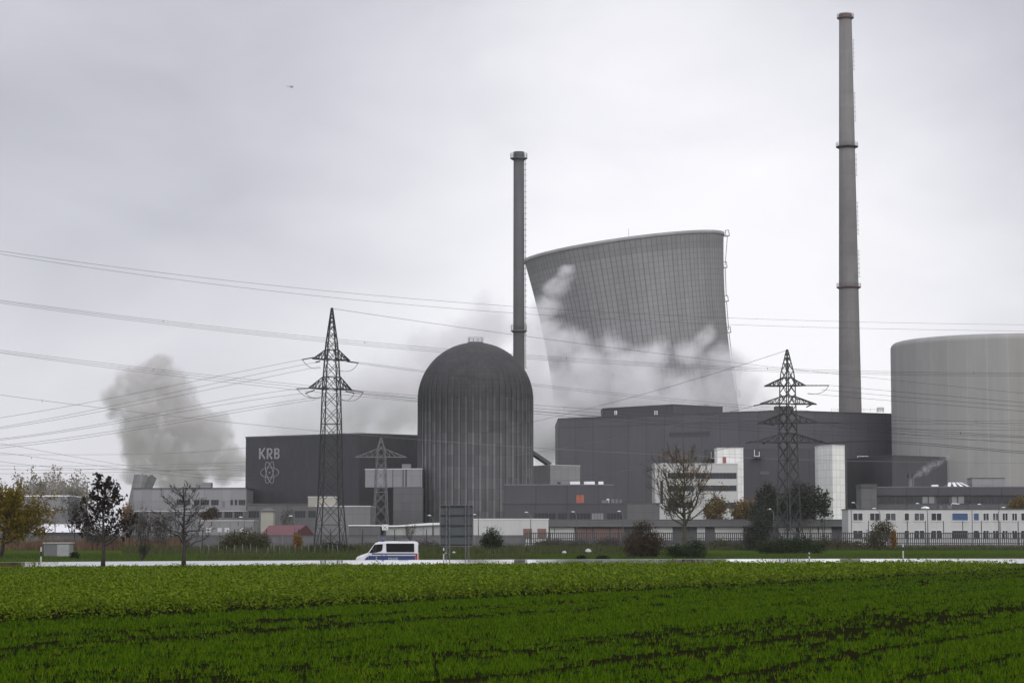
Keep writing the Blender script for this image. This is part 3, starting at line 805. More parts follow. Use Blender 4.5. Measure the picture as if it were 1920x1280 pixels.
# ------------------------------------------------------------------ white office block and stair tower
of = building('office_block', 'stepped white panelled office block with dark ribbon windows', pl((1228.5, 672), (1384, 672)), 14, ZA(869, 672), MT['white_wall'], roof=MT['roof_pale'], rh=.35)
fo = tuple(pl((1228.5, 672), (1384, 672)))
mb = MB(); p_ = pl((1346, 674.5), (1395, 674.5)); mb.prism([p_[0], p_[1], (p_[1][0], 684), (p_[0][0], 684)], -.4, ZA(840.5, 674)); tw = mb.build('stair_tower', MT['white_clad'], of)
mb = MB(); mb.prism(inset([p_[0], p_[1], (p_[1][0], 684), (p_[0][0], 684)], .1), ZA(840.5, 674) + .004, ZA(840.5, 674) + .3); mb.build('roof_edge', MT['roof_pale'], tw)
fpanel(of, (p_[0], p_[1]), 1355, 856, 1361.5, 868, MT['red'], 'roof_door', .12)
for a, b, y0, y1, nm in ((1304, 1381, 886, 897, 11), (1309, 1381, 909.5, 920, 10), (1359, 1381, 941.5, 952.5, 3)): window(of, fo, a, y0, b, y1, nm, fw=.08)
window(of, fo, 1238, 901, 1243.5, 944, 0)
for a, y0 in ((1252, 886), (1252, 910), (1252, 941)): window(of, fo, a, y0, 1300, y0 + 10.5, 7, fw=.08)
stt = building('white_stair_tower', 'slender white panelled stair tower without windows right of the right pylon', rp(ZA(834, 680), [(1533.5, 836), (1560, 834), (1583.5, 835)]), 7, ZA(834, 680), MT['white_clad'], roof=MT['roof_pale'], rh=.3)

# ------------------------------------------------------------------ middle low dark buildings
mz = ZA(909.5, 560)
mb1 = building('service_building', 'two storey dark building with an orange door at the foot of the dome', pl((944.5, 552), (1237, 552)), 10, ZA(943.5, 552), MT['dark_joint2'], roof=MT['roof_dark'], rh=.3)
fm = tuple(pl((944.5, 552), (1237, 552)))
mb = MB(); p_ = pl((946, 558), (1151, 558)); pp = [p_[0], p_[1], (p_[1][0], 576), (p_[0][0], 576)]; mb.prism(pp, ZA(943.5, 552) + .16, ZA(909.5, 558)); us_ = mb.build('upper_storey', MT['dark_joint2'], mb1)
mb = MB(); mb.prism(inset(pp, .1), ZA(909.5, 558) + .003, ZA(909.5, 558) + .25); mb.build('roof_edge', MT['grey_clad'], us_)
fu = (p_[0], p_[1])
d1 = fpanel(mb1, fu, 1080.5, 927.5, 1087.6, 943.5, MT['orange'], 'door', .1, parent=us_); fpanel(mb1, fu, 1088.3, 927.5, 1095, 943.5, MT['orange'], 'door', .1, parent=us_)
fpanel(mb1, fm, 1176, 945, 1236, 976, MT['mid_clad'], 'wall_panel', .08)
for a, b, nm, p in ((1001, 1042, 5, None), (1046, 1064, 2, None), (1067, 1107, 5, None), (1109, 1132, 3, MT['glass_blind']), (1138, 1168, 4, None)): window(mb1, fm, a, 961, b, 974, nm, p)
for a, b in ((1069, 1087), (1095, 1115), (1122, 1131)):
    mb = MB(); q0, q1 = W(a, 907, 566), W(b, 907, 566); mb.box(((q0.x + q1.x) / 2, 566, ZA(909.5, 558) + .7), (q1.x - q0.x, 2, .8)); mb.build('skylight', MT['roof_white'], mb1)
mb = MB(); q = W(1048, 906, 566); mb.lathe((q.x, 566, ZA(909.5, 558) + .25), [(.35, 0), (.35, .5), (.5, .55), (.5, .8), (.1, 1.0)], 12); mb.build('roof_vent', MT['rail'], mb1)
un = thing('ventilation_unit', 'boxy ventilation units on the low flat roof right of the orange door', 'ventilation unit', (XA(1147, 556), 556, ZA(943.5, 552) + .15))
zb = ZA(943.5, 552) + .15
for a, b, h, mt_ in ((1128, 1141, .7, 'galv'), (1138, 1143, 1.0, 'roof_white'), (1146, 1152, .95, 'galv'), (1154, 1159, .9, 'galv'), (1161, 1166, .8, 'rail')):
    mb = MB(); x0, x1 = XA(a, 556), XA(b, 556); y_ = 556 if a != 1138 else 557.6
    mb.box(((x0 + x1) / 2, y_, zb + h / 2 + .05), (x1 - x0, 1.2, h)); mb.box(((x0 + x1) / 2, y_, zb + .025), (x1 - x0 - .1, 1.1, .05)); mb.build('cabinet', MT[mt_], un)
lbx = building('panel_building', 'light panelled box building beside the dome with one shaded grey side', pl((996, 650), (1032, 640), (1088, 646)), 14, ZA(871.5, 640), MT['pale_clad'], roof=MT['roof_pale'], rh=.2)
st2 = thing('conveyor_strut', 'dark sloping gallery running down from the dome to the light box building', 'gallery', tuple(W(1031, 871, 648)))
mb = MB(); mb.bar(W(997, 848, 640), W(1030, 870.5, 646), 1.4, 1.0); mb.build('gallery', MT['roof_dark'], st2)

# ------------------------------------------------------------------ low front row behind the fence
wl = building('white_store', 'white flat store building with reddish brown doors below the dome', pl((868, 484), (1028.5, 484)), 10, ZA(972.5, 484), MT['white_wall'], roof=MT['roof_white'], rh=.15)
fw_ = tuple(pl((868, 484), (1028.5, 484)))
for a, b in ((981, 997.5), (1007.5, 1024)): fpanel(wl, fw_, a, 990.5, b, 1008, MT['brown_red'], 'door')
fpanel(wl, fw_, 975.5, 973.5, 976.2, 1003, MT['roof_pale'], 'downpipe')
ls = building('long_hall', 'long white low hall with rising white roof edge left of the back of the sign', pl((724, 500), (868, 500)), 12, ZA(984, 500), MT['pale_wall'])
mb = MB(); xs = [XA(p, 500) for p in (712, 740, 780, 805, 829)]; zt = [ZA(y, 500) for y in (985.5, 985, 981.5, 979.8, 979.3)]; zb_ = [ZA(y, 500) for y in (987, 987, 985.5, 984, 983.5)]
for i in range(4):
    f = [(xs[i], zb_[i]), (xs[i + 1], zb_[i + 1]), (xs[i + 1], zt[i + 1]), (xs[i], zt[i])]
    A_ = [(x, 499.3, z) for x, z in f]; B_ = [(x, 512.5, z) for x, z in f]
    mb.quads(A_ + B_, [(0, 1, 2, 3), (3, 2, 6, 7), (1, 0, 4, 5), (5, 4, 7, 6)])
mb.build('roof', MT['roof_white'], ls)
fl = tuple(pl((724, 500), (868, 500)))
for a in (763, 793, 810.5, 813): fpanel(ls, fl, a, 987, a + .8, 1004, MT['roof_dark'], 'wall_post')
gs = building('grey_store', 'grey flat store with a white roof edge directly behind the police van', pl((654, 498), (713, 498)), 10, ZA(984.5, 498), MT['mid_clad'], roof=MT['roof_white'], rh=.22)
sh = building('long_canopy_building', 'very long low grey roofed building with white wall panels behind the fence', pl((1029.5, 500), (1592, 500)), 9, ZA(985, 500), MT['dark_joint2'])
fs_ = tuple(pl((1029.5, 500), (1592, 500)))
mb = MB(); xa, xb = XA(1029, 500), XA(1592.5, 500); mb.box(((xa + xb) / 2, 504, (ZA(974.5, 500) + ZA(987, 500)) / 2), (xb - xa, 10, ZA(974.5, 500) - ZA(987, 500))); mb.build('roof', MT['mid_clad'], sh)
mb = MB(); mb.box(((xa + xb) / 2, 504, ZA(974.5, 500) + .08), (xb - xa + .2, 10.2, .15)); mb.build('roof_edge', MT['grey_clad'], sh)
for a, b in ((1031, 1077), (1200, 1261), (1307, 1322), (1340, 1394), (1413, 1417), (1460, 1492), (1498, 1533), (1536, 1559)): fpanel(sh, fs_, a, 988, b, 1012, MT['white_wall'], 'wall_panel', .1)
for a, b in ((1080, 1110), (1113, 1142), (1145, 1170)): fpanel(sh, fs_, a, 990, b, 1012, MT['brown_red'], 'gate_panel', .08)

# right: white office containers, dark canteen behind
oc = building('container_offices', 'long white two storey office container row behind the right fence', pl((1591, 470), (2300, 470)), 9, ZA(954, 470), MT['white_wall'], roof=MT['roof_dark'], rh=.2)
fr = tuple(pl((1591, 470), (2300, 470)))
for a, b, nm, p in ((1599, 1618, 1, None), (1630.5, 1650, 1, None), (1660, 1680, 1, 'glass_dim'), (1695.5, 1705, 0, None), (1714, 1733.5, 1, 'glass_dim'), (1745.5, 1766, 1, None), (1784.5, 1815.5, 0, 'glass_blue'), (1825, 1836, 0, 'glass_blue'),
                    (1843, 1854.5, 1, None), (1861, 1872.5, 1, 'glass_dim'), (1879, 1890, 1, None), (1897, 1907.5, 1, None), (1914, 1930, 1, None), (1945, 1957, 1, None), (1975, 1987, 1, None), (2005, 2017, 1, None), (2060, 2078, 1, None)):
    window(oc, fr, a, 961, b, 976, nm, MT[p] if p else None, MT['frame_white'], sill=True)
    window(oc, fr, a, 993.5, b, 1010, nm, None, MT['frame_white'])
for a in (1596, 1822.5): fpanel(oc, fr, a, 956, a + .9, 1020, MT['roof_dark'], 'downpipe')
dm = thing('roof_dome', 'shallow white rooflight dome on the container offices roof', 'rooflight', (XA(1736, 473), 473, ZA(954, 470) + .1))
mb = MB(); mb.lathe((XA(1736, 473), 473, ZA(954, 470) + .1), [(.88, 0), (.88, .12), (.75, .3), (.4, .45), (.02, .5)], 20); mb.build('dome', MT['white_paint'], dm)
ac = thing('roof_aerial', 'white equipment with a horizontal arm on the container offices roof', 'roof equipment', (XA(1786, 474), 474, ZA(954, 470) + .1))
z_ = ZA(954, 470) + .1; mb = MB(); mb.box((XA(1781, 474), 474, z_ + .35), (.9, .9, .7)); mb.box((XA(1765, 474), 474, z_ + .3), (.5, .5, .6)); mb.build('cabinet', MT['galv'], ac)
mb = MB(); mb.tube([(XA(1785, 474), 474, z_ + .7), (XA(1786, 474), 474, z_ + 1.1), (XA(1800, 474), 474, z_ + 1.0)], .09); mb.build('arm', MT['white_paint'], ac)
cb = building('canteen_building', 'long dark building with a continuous window band above the white container offices', pl((1645, 560), (2300, 552)), 16, ZA(916, 560), MT['dark_joint'])
fcb = tuple(pl((1645, 560), (2300, 552)))
plan = list(fcb) + [(fcb[1][0], 568), (fcb[0][0], 576)]
mb = MB(); mb.prism(inset(plan, .5), ZA(928.5, 560), ZA(913.5, 560)); mb.build('roof', MT['dark_joint2'], cb)
mb = MB(); mb.prism(inset(plan, .55), ZA(913.5, 560) + .003, ZA(913.5, 560) + .2); mb.build('roof_edge', MT['grey_clad'], cb)
wx = [1647, 1663, 1680, 1697, 1713, 1729, 1741, 1753.5, 1757, 1768, 1781, 1784, 1796, 1809, 1824, 1838, 1852, 1866, 1880, 1894, 1908, 1922, 1936, 1950, 1970, 1990, 2015, 2040]
for a, b in zip(wx, wx[1:]):
    if b - a < 5: continue
    window(cb, fcb, a, 929.5, b - .8, 944, 0 if b - a < 14 else 1, MT['glass_blind'] if a in (1729, 1741, 1784, 1796) else None)
cs = building('stair_stub', 'paler grey square block closing the left end of the canteen building', pl((1616, 557), (1645, 557)), 8, ZA(911, 557), MT['mid_clad'], roof=MT['dark_joint2'], rh=1.0)
gr = thing('glass_roof', 'small white striped gabled glass roof on the canteen building', 'glass roof', (XA(1796, 566), 566, ZA(913, 560)))
zr = ZA(913, 560) + .15; x0, x1, x2, x3 = XA(1772, 566), XA(1782, 566), XA(1808, 566), XA(1821, 566); hr = ZA(904.5, 566)
mb = MB(); mb.quads([(x0, 564, zr), (x3, 564, zr), (x2, 567, hr), (x1, 567, hr), (x3, 570, zr), (x0, 570, zr)], [(0, 1, 2, 3), (1, 4, 2), (4, 5, 3, 2), (5, 0, 3)]); mb.build('glazing', MT['roof_dark'], gr)
for f in (.08, .33, .58, .83):
    mb = MB(); a0 = Vector((x0, 564, zr)).lerp(Vector((x3, 564, zr)), f) + Vector((.3, -.05, .06)); a1 = Vector((x1, 567, hr)).lerp(Vector((x2, 567, hr)), f) + Vector((0, -.05, .06)); mb.bar(a0, a1, .75, .06); mb.build('glass_panel', MT['roof_white'], gr)
wb = building('roof_cabin', 'pale windowless box with dark roof edge on top of the canteen building', pl((1824.5, 566), (1886, 566)), 6, ZA(896, 566), MT['pale_clad'], z0=ZA(913, 560), roof=MT['roof_dark'], rh=.18)
vs = thing('exhaust_stack', 'slim pale steel exhaust stack giving off steam on the canteen building', 'exhaust stack', (XA(1708.5, 562), 562, ZA(913, 560)))
q = XA(1708.5, 562); z0_ = ZA(914, 560); mb = MB(); mb.lathe((q, 562, z0_), [(.5, 0), (.5, ZA(896, 562) - z0_)], 14); mb.lathe((q + .75, 562, z0_), [(.13, 0), (.13, ZA(893, 562) - z0_), (.05, ZA(893, 562) - z0_)], 8); mb.build('pipe', MT['grey_clad'], vs)
mb = MB(); zt_ = ZA(896, 562); mb.lathe((q, 562, zt_), [(.2, 0), (.75, .02), (.75, .15), (.2, .15)], 14)
railing(mb, [(q + .72 * math.cos(2 * PI * k / 8), 562 + .72 * math.sin(2 * PI * k / 8), zt_ + .15) for k in range(9)], .9, .07, 2, .6); mb.lathe((q, 562, zt_ + .15), [(.3, 0), (.3, .7), (.05, .72)], 10); mb.build('head', MT['rail'], vs)
mb = MB(); q2 = W(1764, 910, 564); mb.box((q2.x - 1.5, 564, zr + .3), (1.6, 1.2, .5)); o = mb.build('roof_hatch', MT['white_paint'], cb)

# ------------------------------------------------------------------ left part of the site
lo = building('grey_workshop', 'long light grey workshop with two window rows left of the lettered hall', pl((249, 632), (461, 628)), 25, ZA(915, 630), MT['pale_clad'], roof=MT['roof_dark'], rh=.3)
fg = tuple(pl((249, 632), (461, 628)))
for a, b, nm in ((331, 344, 2), (347, 357, 1), (364, 374, 1), (376, 392, 3), (396, 410, 2), (432, 437, 0), (440, 445, 0), (447.5, 460, 3)): window(lo, fg, a, 936.5, b, 946.5, nm)
fpanel(lo, fg, 416, 939, 422, 951, MT['grey_clad'], 'door')
mb = MB(); q0, q1 = XA(369, 636), XA(396, 636); mb.box(((q0 + q1) / 2, 636, ZA(914, 630) + .85), (q1 - q0, 4, 1.4)); mb.build('roof_box', MT['pale_clad'], lo)
lo2 = building('workshop_annex', 'darker lower storey with garage openings in front of the grey workshop', pl((250, 618), (464, 618)), 8, ZA(957.5, 618), MT['grey_clad'], roof=MT['roof_pale'], rh=.2)
f2 = tuple(pl((250, 618), (464, 618)))
for a, b in ((405, 416), (420.5, 436), (439.5, 455)): window(lo2, f2, a, 958.8, b, 970, 3)
for a, b in ((255, 275), (282, 300), (305, 330)): fpanel(lo2, f2, a, 960, b, 985, MT['mid_clad'], 'garage_door')
lw = building('flat_pale_store', 'pale flat roofed store with a few small openings left of the yellow hut', pl((372, 540), (475, 540)), 9, ZA(975.5, 540), MT['pale_clad'], roof=MT['roof_pale'], rh=.2)
fz = tuple(pl((372, 540), (475, 540)))
for a, b in ((386, 396), (408, 416), (421, 430), (449, 456)): fpanel(lw, fz, a, 989, b, 997, MT['roof_pale'], 'hatch')
for a in (396, 446): fpanel(lw, fz, a, 977, a + 1.3, 986, MT['roof_dark'], 'downpipe')
pw = building('pale_warehouse', 'pale grey warehouse with a white roof edge at the far left', pl((-320, 616), (127, 606)), 18, ZA(929.5, 608), MT['pale_clad'], roof=MT['roof_white'], rh=.35)
mb = MB(); p0, p1 = W(76, 929, 609), W(96, 929, 609); zz = ZA(929.5, 608) + .2
railing(mb, [(p0.x, p0.y, zz), (p1.x, p1.y, zz), (p1.x, p1.y + 3, zz)], 1.3, .12, 3, 1.0); mb.build('roof_railing', MT['rail'], pw)
pa = building('warehouse_base', 'dark grey lower block in front of the pale warehouse', pl((-320, 590), (128, 590)), 10, ZA(955.5, 590), MT['grey_clad'], roof=MT['roof_dark'], rh=.2)
gh = building('white_roof_shed', 'dark low shed with a bright white sloping roof behind the left tree', pl((60, 490), (150, 490)), 12, ZA(998, 490), MT['mid_clad'])
xa, xb = XA(58, 490), XA(152, 490); mb = MB(); za, zc = ZA(997.5, 489.5), ZA(982.3, 496)
mb.quads([(xa, 489.5, za), (xb, 489.5, za), (xb - .5, 496, zc), (xa + .5, 496, zc), (xb, 502.5, za), (xa, 502.5, za)], [(0, 1, 2, 3), (3, 2, 4, 5), (1, 4, 2), (5, 0, 3), (1, 0, 5, 4)]); mb.build('roof', MT['roof_white'], gh)
sm = building('small_white_shed', 'tiny white topped shed peeping over the fence wall at the left', pl((118, 468), (151, 468)), 5, ZA(1009, 468), MT['mid_clad'], roof=MT['roof_white'], rh=.35)
yt = building('yellow_hut', 'narrow sand yellow hut with a small cap roof left of the red roof', pl((488.5, 530), (512, 530)), 4, ZA(957.5, 530), MT['yellow_wall'])
q0, q1 = XA(486.5, 530), XA(514, 530); mb = MB(); zz = ZA(957.5, 530)
mb.quads([(q0, 529.6, zz), (q1, 529.6, zz), (q1, 534.4, zz), (q0, 534.4, zz), ((q0 + q1) / 2 - .6, 532, zz + .75), ((q0 + q1) / 2 + .6, 532, zz + .75)], [(0, 1, 5, 4), (1, 2, 5), (2, 3, 4, 5), (3, 0, 4), (3, 2, 1, 0)]); mb.build('roof', MT['mid_clad'], yt)
rh_ = building('red_roofed_house', 'low house with a dull red pitched roof in front of the lettered hall', pl((490, 492), (566, 492)), 10, ZA(1004.5, 492), MT['grey_clad'])
mb = MB(); e0, e1 = W(486.5, 1004.5, 491.5), W(546, 1004.5, 491.5); r0, r1 = W(504.5, 984.5, 497), W(574, 983.5, 497)
b0 = Vector((r0.x + 3, 503, e0.z)); b1_ = Vector((r1.x + 1.5, 503, e0.z))
mb.quads([e0, e1, r1, r0, b0, b1_], [(0, 1, 2, 3), (3, 2, 5, 4), (1, 5, 2), (0, 3, 4)]); mb.build('roof', MT['red_roof'], rh_)
for px, py in ((508, 990), (530, 988)):
    pass

# small hut by the road
hy = 262.0
hx0, hxm, hx1 = XA(82.5, hy), XA(107, hy), XA(131, hy)
zh = ZA(1018.5, hy); zg = G(hx0, hy)
hut = thing('transformer_hut', 'small flat roofed grey transformer hut standing on the grass at the left', 'utility hut', ((hx0 + hx1) / 2, hy, zg))
mb = MB(); mb.prism([(hx0, hy), (hx1, hy), (hx1, hy + 2.2), (hx0, hy + 2.2)], zg - .1, zh); mb.build('wall', MT['pale_clad'], hut)
mb = MB(); mb.prism(inset([(hx0, hy), (hx1, hy), (hx1, hy + 2.2), (hx0, hy + 2.2)], .12), zh + .002, zh + .14); mb.build('roof', MT['pale_wall'], hut)
dn = M_basic('grey_hut_door', (.14, .145, .15), .5, .1, 2); dl = M_basic('pale_hut_door', (.30, .305, .31), .5, .1, 2)
mb = MB(); mb.box(((hx0 + .08 + hxm) / 2, hy - .02, (zg + zh) / 2 - .03), (hxm - hx0 - .14, .06, zh - zg - .14)); mb.build('door', dn, hut, 'darker grey door leaf')
mb = MB(); mb.box(((hxm + hx1 - .08) / 2, hy - .02, (zg + zh) / 2 - .03), (hx1 - hxm - .14, .06, zh - zg - .14)); mb.build('door', dl, hut, 'pale grey door leaf')

# ------------------------------------------------------------------ perimeter fence
def palisade():
    Y = 440.0; x0, x1 = XA(985, Y), XA(2300, Y)
    zt = ZA(997.5, Y); zb = ZA(1020.5, Y)
    t = thing('palisade_fence', 'long dark palisade fence with upright slats on a concrete base, right half', 'fence', ((x0 + x1) / 2, Y, 0))
    mb = MB(); mb.box(((x0 + x1) / 2, Y + .1, zb / 2 - .2), (x1 - x0, .35, zb + .4)); mb.build('base_wall', MT['fence_wall'], t)
    mb = MB(); x = x0; n = 0
    while x < x1:
        mb.box((x, Y, (zb + zt) / 2), (.2, .04, zt - zb)); x += .40; n += 1
    mb.build('slats', MT['fence'], t)
    mb = MB()
    for z in (zt - .18, zb + .25, (zb + zt) / 2): mb.box(((x0 + x1) / 2, Y + .07, z), (x1 - x0, .09, .16))
    mb.build('rail', MT['fence'], t)
    for px in (1040, 1100, 1160, 1220, 1280, 1340, 1400, 1460, 1520, 1572, 1629, 1666, 1702, 1736, 1770, 1806, 1841, 1876, 1910, 1945, 1985, 2025, 2070, 2120, 2180, 2240):
        hi = ZA(976 if px > 1590 else 990, Y); mb = MB(); mb.box((XA(px, Y), Y + .22, hi / 2), (.13, .13, hi)); mb.build('post', MT['steel_dark'], t)
palisade()
def wallfence():
    Y = 442.0; x0, x1 = XA(-330, Y), XA(984, Y); zt = ZA(1004.5, Y)
    t = thing('concrete_fence', 'grey concrete slab fence with posts and dark capping, left half', 'fence', ((x0 + x1) / 2, Y, 0))
    mb = MB(); mb.box(((x0 + x1) / 2, Y, zt / 2 - .2), (x1 - x0, .2, zt + .4)); mb.build('slab', MT['fence_wall'], t)
    mb = MB(); mb.box(((x0 + x1) / 2, Y, zt + .1), (x1 - x0, .3, .16)); mb.build('capping', MT['fence'], t)
    i = 0
    for px in range(-310, 980, 30):
        hi = zt + (1.3 if i % 2 else .1); mb = MB(); mb.box((XA(px, Y), Y - .18, hi / 2), (.16 if i % 2 else .3, .14, hi)); mb.build('post', MT['galv'] if i % 2 == 0 else MT['steel_dark'], t); i += 1
wallfence()
# ------------------------------------------------------------------ vegetation
RS = np.random.RandomState(11)
def cards(c, size, up=0.0, asp=.55, rs=RS):
    """diamond leaf faces at the points c (N,3); up: 0 random tilt .. 1 lying flat"""
    n = len(c); size = np.broadcast_to(np.asarray(size, dtype=float), (n,))
    nrm_ = rs.normal(size=(n, 3)); nrm_[:, 2] = np.abs(nrm_[:, 2]) + up * 2.0
    nrm_ /= np.linalg.norm(nrm_, axis=1, keepdims=True)
    a = np.cross(nrm_, rs.normal(size=(n, 3))); a /= np.linalg.norm(a, axis=1, keepdims=True)
    b = np.cross(nrm_, a)
    s = size[:, None] / 2
    v = np.stack([c + a * s, c + b * s * asp, c - a * s, c - b * s * asp], 1)
    return v.reshape(-1, 3)
RD = Vector((.4200, .9075)); 
def wcoord(x, y): return x * .9075 - y * .42
W0 = -40.7
ZFV = lambda x: .37 + .0035 * np.clip(x, -60, 60) - .00004 * np.clip(x, -60, 60) ** 2
def GV(x, y):
    q = ZFV(x); z = np.zeros_like(x)
    f = np.clip((y - 65) / 120, 0, 1); z = f * (q - .75)
    f2 = np.clip((y - 185) / 5, 0, 1); z = z + f2 * .31
    return z
def vnoise(x, y, seed):
    """smooth value noise"""
    r_ = np.random.RandomState(seed).rand(256, 256)
    xi, yi = np.floor(x).astype(int), np.floor(y).astype(int); fx, fy = x - xi, y - yi
    fx = fx * fx * (3 - 2 * fx); fy = fy * fy * (3 - 2 * fy)
    g = lambda i, j: r_[(xi + i) % 256, (yi + j) % 256]
    return (g(0, 0) * (1 - fx) + g(1, 0) * fx) * (1 - fy) + (g(0, 1) * (1 - fx) + g(1, 1) * fx) * fy

# cover crop
ML_CROP = M_leaf('cover_crop_leaf', (.060, .105, .0015), (.105, .165, .002), (.18, .235, .008), .55, .3, .10)
def crop():
    n = 1200000
    y = 60 + 128.5 * RS.rand(n)
    keep = RS.rand(n) < np.clip(80 / y, .42, 1); y = y[keep]; n = len(y)
    x = (RS.rand(n) * 2 - 1) * (.245 * y + 8)
    ww = wcoord(x, y) + (vnoise(x * .6 + y * .9, y * 0 + 3, 5) - .5) * .8 + (vnoise(x * 2.1 + y * 3, y * 0 + 7, 6) - .5) * .5
    k = (ww < W0) & (y < 187.2 + (vnoise(x * .4, y * .2, 8) - .5) * 1.6)
    x, y, ww = x[k], y[k], ww[k]; n = len(x)
    h = .47 + .22 * np.clip((x + 45) / 80, 0, 1)
    h *= .62 + .40 * vnoise(x * .55, y * .30, 3) + .42 * vnoise(x * 2.3, y * 1.4, 4)
    edge = np.clip((W0 - ww) / .35, .55, 1); h = h * edge
    t = np.where(W0 - ww < 1.6, RS.rand(n) ** .75, RS.rand(n) ** .38)
    z = GV(x, y) + h * t
    c = np.stack([x, y, z], 1)
    size = RS.uniform(.06, .17, n) * np.clip(y / 105, .8, 1.3)
    o = np_mesh('cover_crop', cards(c, size, .25, .6), 4, ML_CROP); tag(o, kind='stuff')
crop()
# young cereal rows
ML_CER = M_leaf('young_cereal_leaf', (.018, .053, .0008), (.058, .122, .0014), (.14, .19, .006), .55, .3, .05)
def cereal():
    def band(y0, y1, dens):
        area = (y1 - y0) * ((.25 * (y0 + y1) / 2 + 5) * 2)
        n = int(area * dens)
        y = y0 + (y1 - y0) * RS.rand(n); x = (RS.rand(n) * 2 - 1) * (.25 * y + 5)
        return x, y
    bl = []
    for y0, y1, dens in ((33, 48, 82), (48, 64, 64), (64, 90, 46), (90, 130, 31), (130, 188, 21)):
        x, y = band(y0, y1, dens)
        w_ = wcoord(x, y); al = x * .42 + y * .9075
        w_ = np.round(w_ / .25) * .25 + RS.normal(0, .035, len(w_))          # drill rows
        x = al * .42 + w_ * .9075; y = al * .9075 - w_ * .42
        k = (w_ > W0 + .15)
        d = .30 + 1.15 * (vnoise(al * .035 + 9, w_ * .50 + 40, 21) - .28)
        d += 1.0 * (vnoise(al * .9, w_ * 1.7 + 60, 22) - .5) + 1.5 * (vnoise(al * 2.2, w_ * 4.5 + 60, 23) - .5)
        for wc, wd in ((-16.7, .30), (-13.2, .26), (-30.2, .22), (-33.4, .18), (-40.0, .35), (-25.6, .14), (-21.0, .12), (-37.2, .14), (-10.2, .2)):
            d = d - 1.3 * np.exp(-((w_ - wc + .12 * (vnoise(al * .8, w_ * 0 + wc, 24) - .5)) / wd) ** 2)
        k &= RS.rand(len(x)) < np.clip(d, .03, 1)
        x, y = x[k], y[k]; n = len(x); z = GV(x, y) + .004
        for b in range(3):
            hh = RS.uniform(.055, .13, n); a = RS.uniform(0, 2 * PI, n); ln = RS.uniform(.1, .75, n) * hh; wd = RS.uniform(.010, .019, n) * np.clip(y / 55, 1, 1.9)
            bx = x + RS.normal(0, .025, n); by = y + RS.normal(0, .025, n); p = RS.uniform(0, PI, n)
            v = np.stack([np.stack([bx - np.cos(p) * wd, by - np.sin(p) * wd * .4, z - .01], 1), np.stack([bx + np.cos(p) * wd, by + np.sin(p) * wd * .4, z - .01], 1),
                          np.stack([bx + np.cos(a) * ln, by + np.sin(a) * ln, z + hh], 1)], 1)
            bl.append(v.reshape(-1, 3))
    o = np_mesh('young_cereal', np.concatenate(bl), 3, ML_CER); tag(o, kind='stuff')
cereal()

# ---- trees
def grow(P, rng, out, tips, p, d, Ln, r0, lvl):
    nseg = P.get('seg', 4) if lvl < 2 else 3
    pts, rad = [p.copy()], [r0]
    q = p.copy(); dd = d.copy()
    r1 = r0 * (P['taper'] if lvl < P['levels'] else .4)
    for i in range(nseg):
        dd = dd + Vector((rng.gauss(0, 1), rng.gauss(0, 1), rng.gauss(0, 1))) * P['wig'] * (0.35 if lvl == 0 else 1) + Vector((0, 0, P['up'] if lvl else .25))
        dd.normalize(); q = q + dd * (Ln / nseg); pts.append(q.copy()); rad.append(r0 + (r1 - r0) * (i + 1) / nseg)
    out[0 if lvl <= P.get('tl', 0) else 1].append((pts, rad, 7 if lvl == 0 else (5 if lvl == 1 else 3)))
    if lvl >= P['levels']: tips.append(pts[-1]); tips.append((pts[-1] + pts[-2]) / 2); return
    nc = P['nch'][min(lvl, len(P['nch']) - 1)]
    for k in range(nc):
        f = P['start'][min(lvl, len(P['start']) - 1)]; f = f + (1 - f) * (k + rng.random() * .8) / nc
        f = min(f, .98); x = f * nseg; i = min(int(x), nseg - 1); b = pts[i].lerp(pts[i + 1], x - i)
        axis = (pts[i + 1] - pts[i]).normalized()
        az = (k * 2.4 + rng.random() * 1.2); ang = R(rng.uniform(*P['ang']))
        sd_ = axis.orthogonal().normalized(); sd_.rotate(Matrix.Rotation(az, 3, axis))
        nd = (axis * math.cos(ang) + sd_ * math.sin(ang)).normalized()
        shape = P['shape'](f) if lvl == 0 else 1 - .45 * f
        rr = rad[i] * rng.uniform(.42, .62)
        grow(P, rng, out, tips, b, nd, Ln * P['ratio'][min(lvl, len(P['ratio']) - 1)] * shape * rng.uniform(.8, 1.2), max(rr, P['rmin']), lvl + 1)
    # leader goes on
    tips.append(pts[-1])
    if lvl: grow(P, rng, out, tips, pts[-1], dd, Ln * .55, rad[-1], lvl + 1)
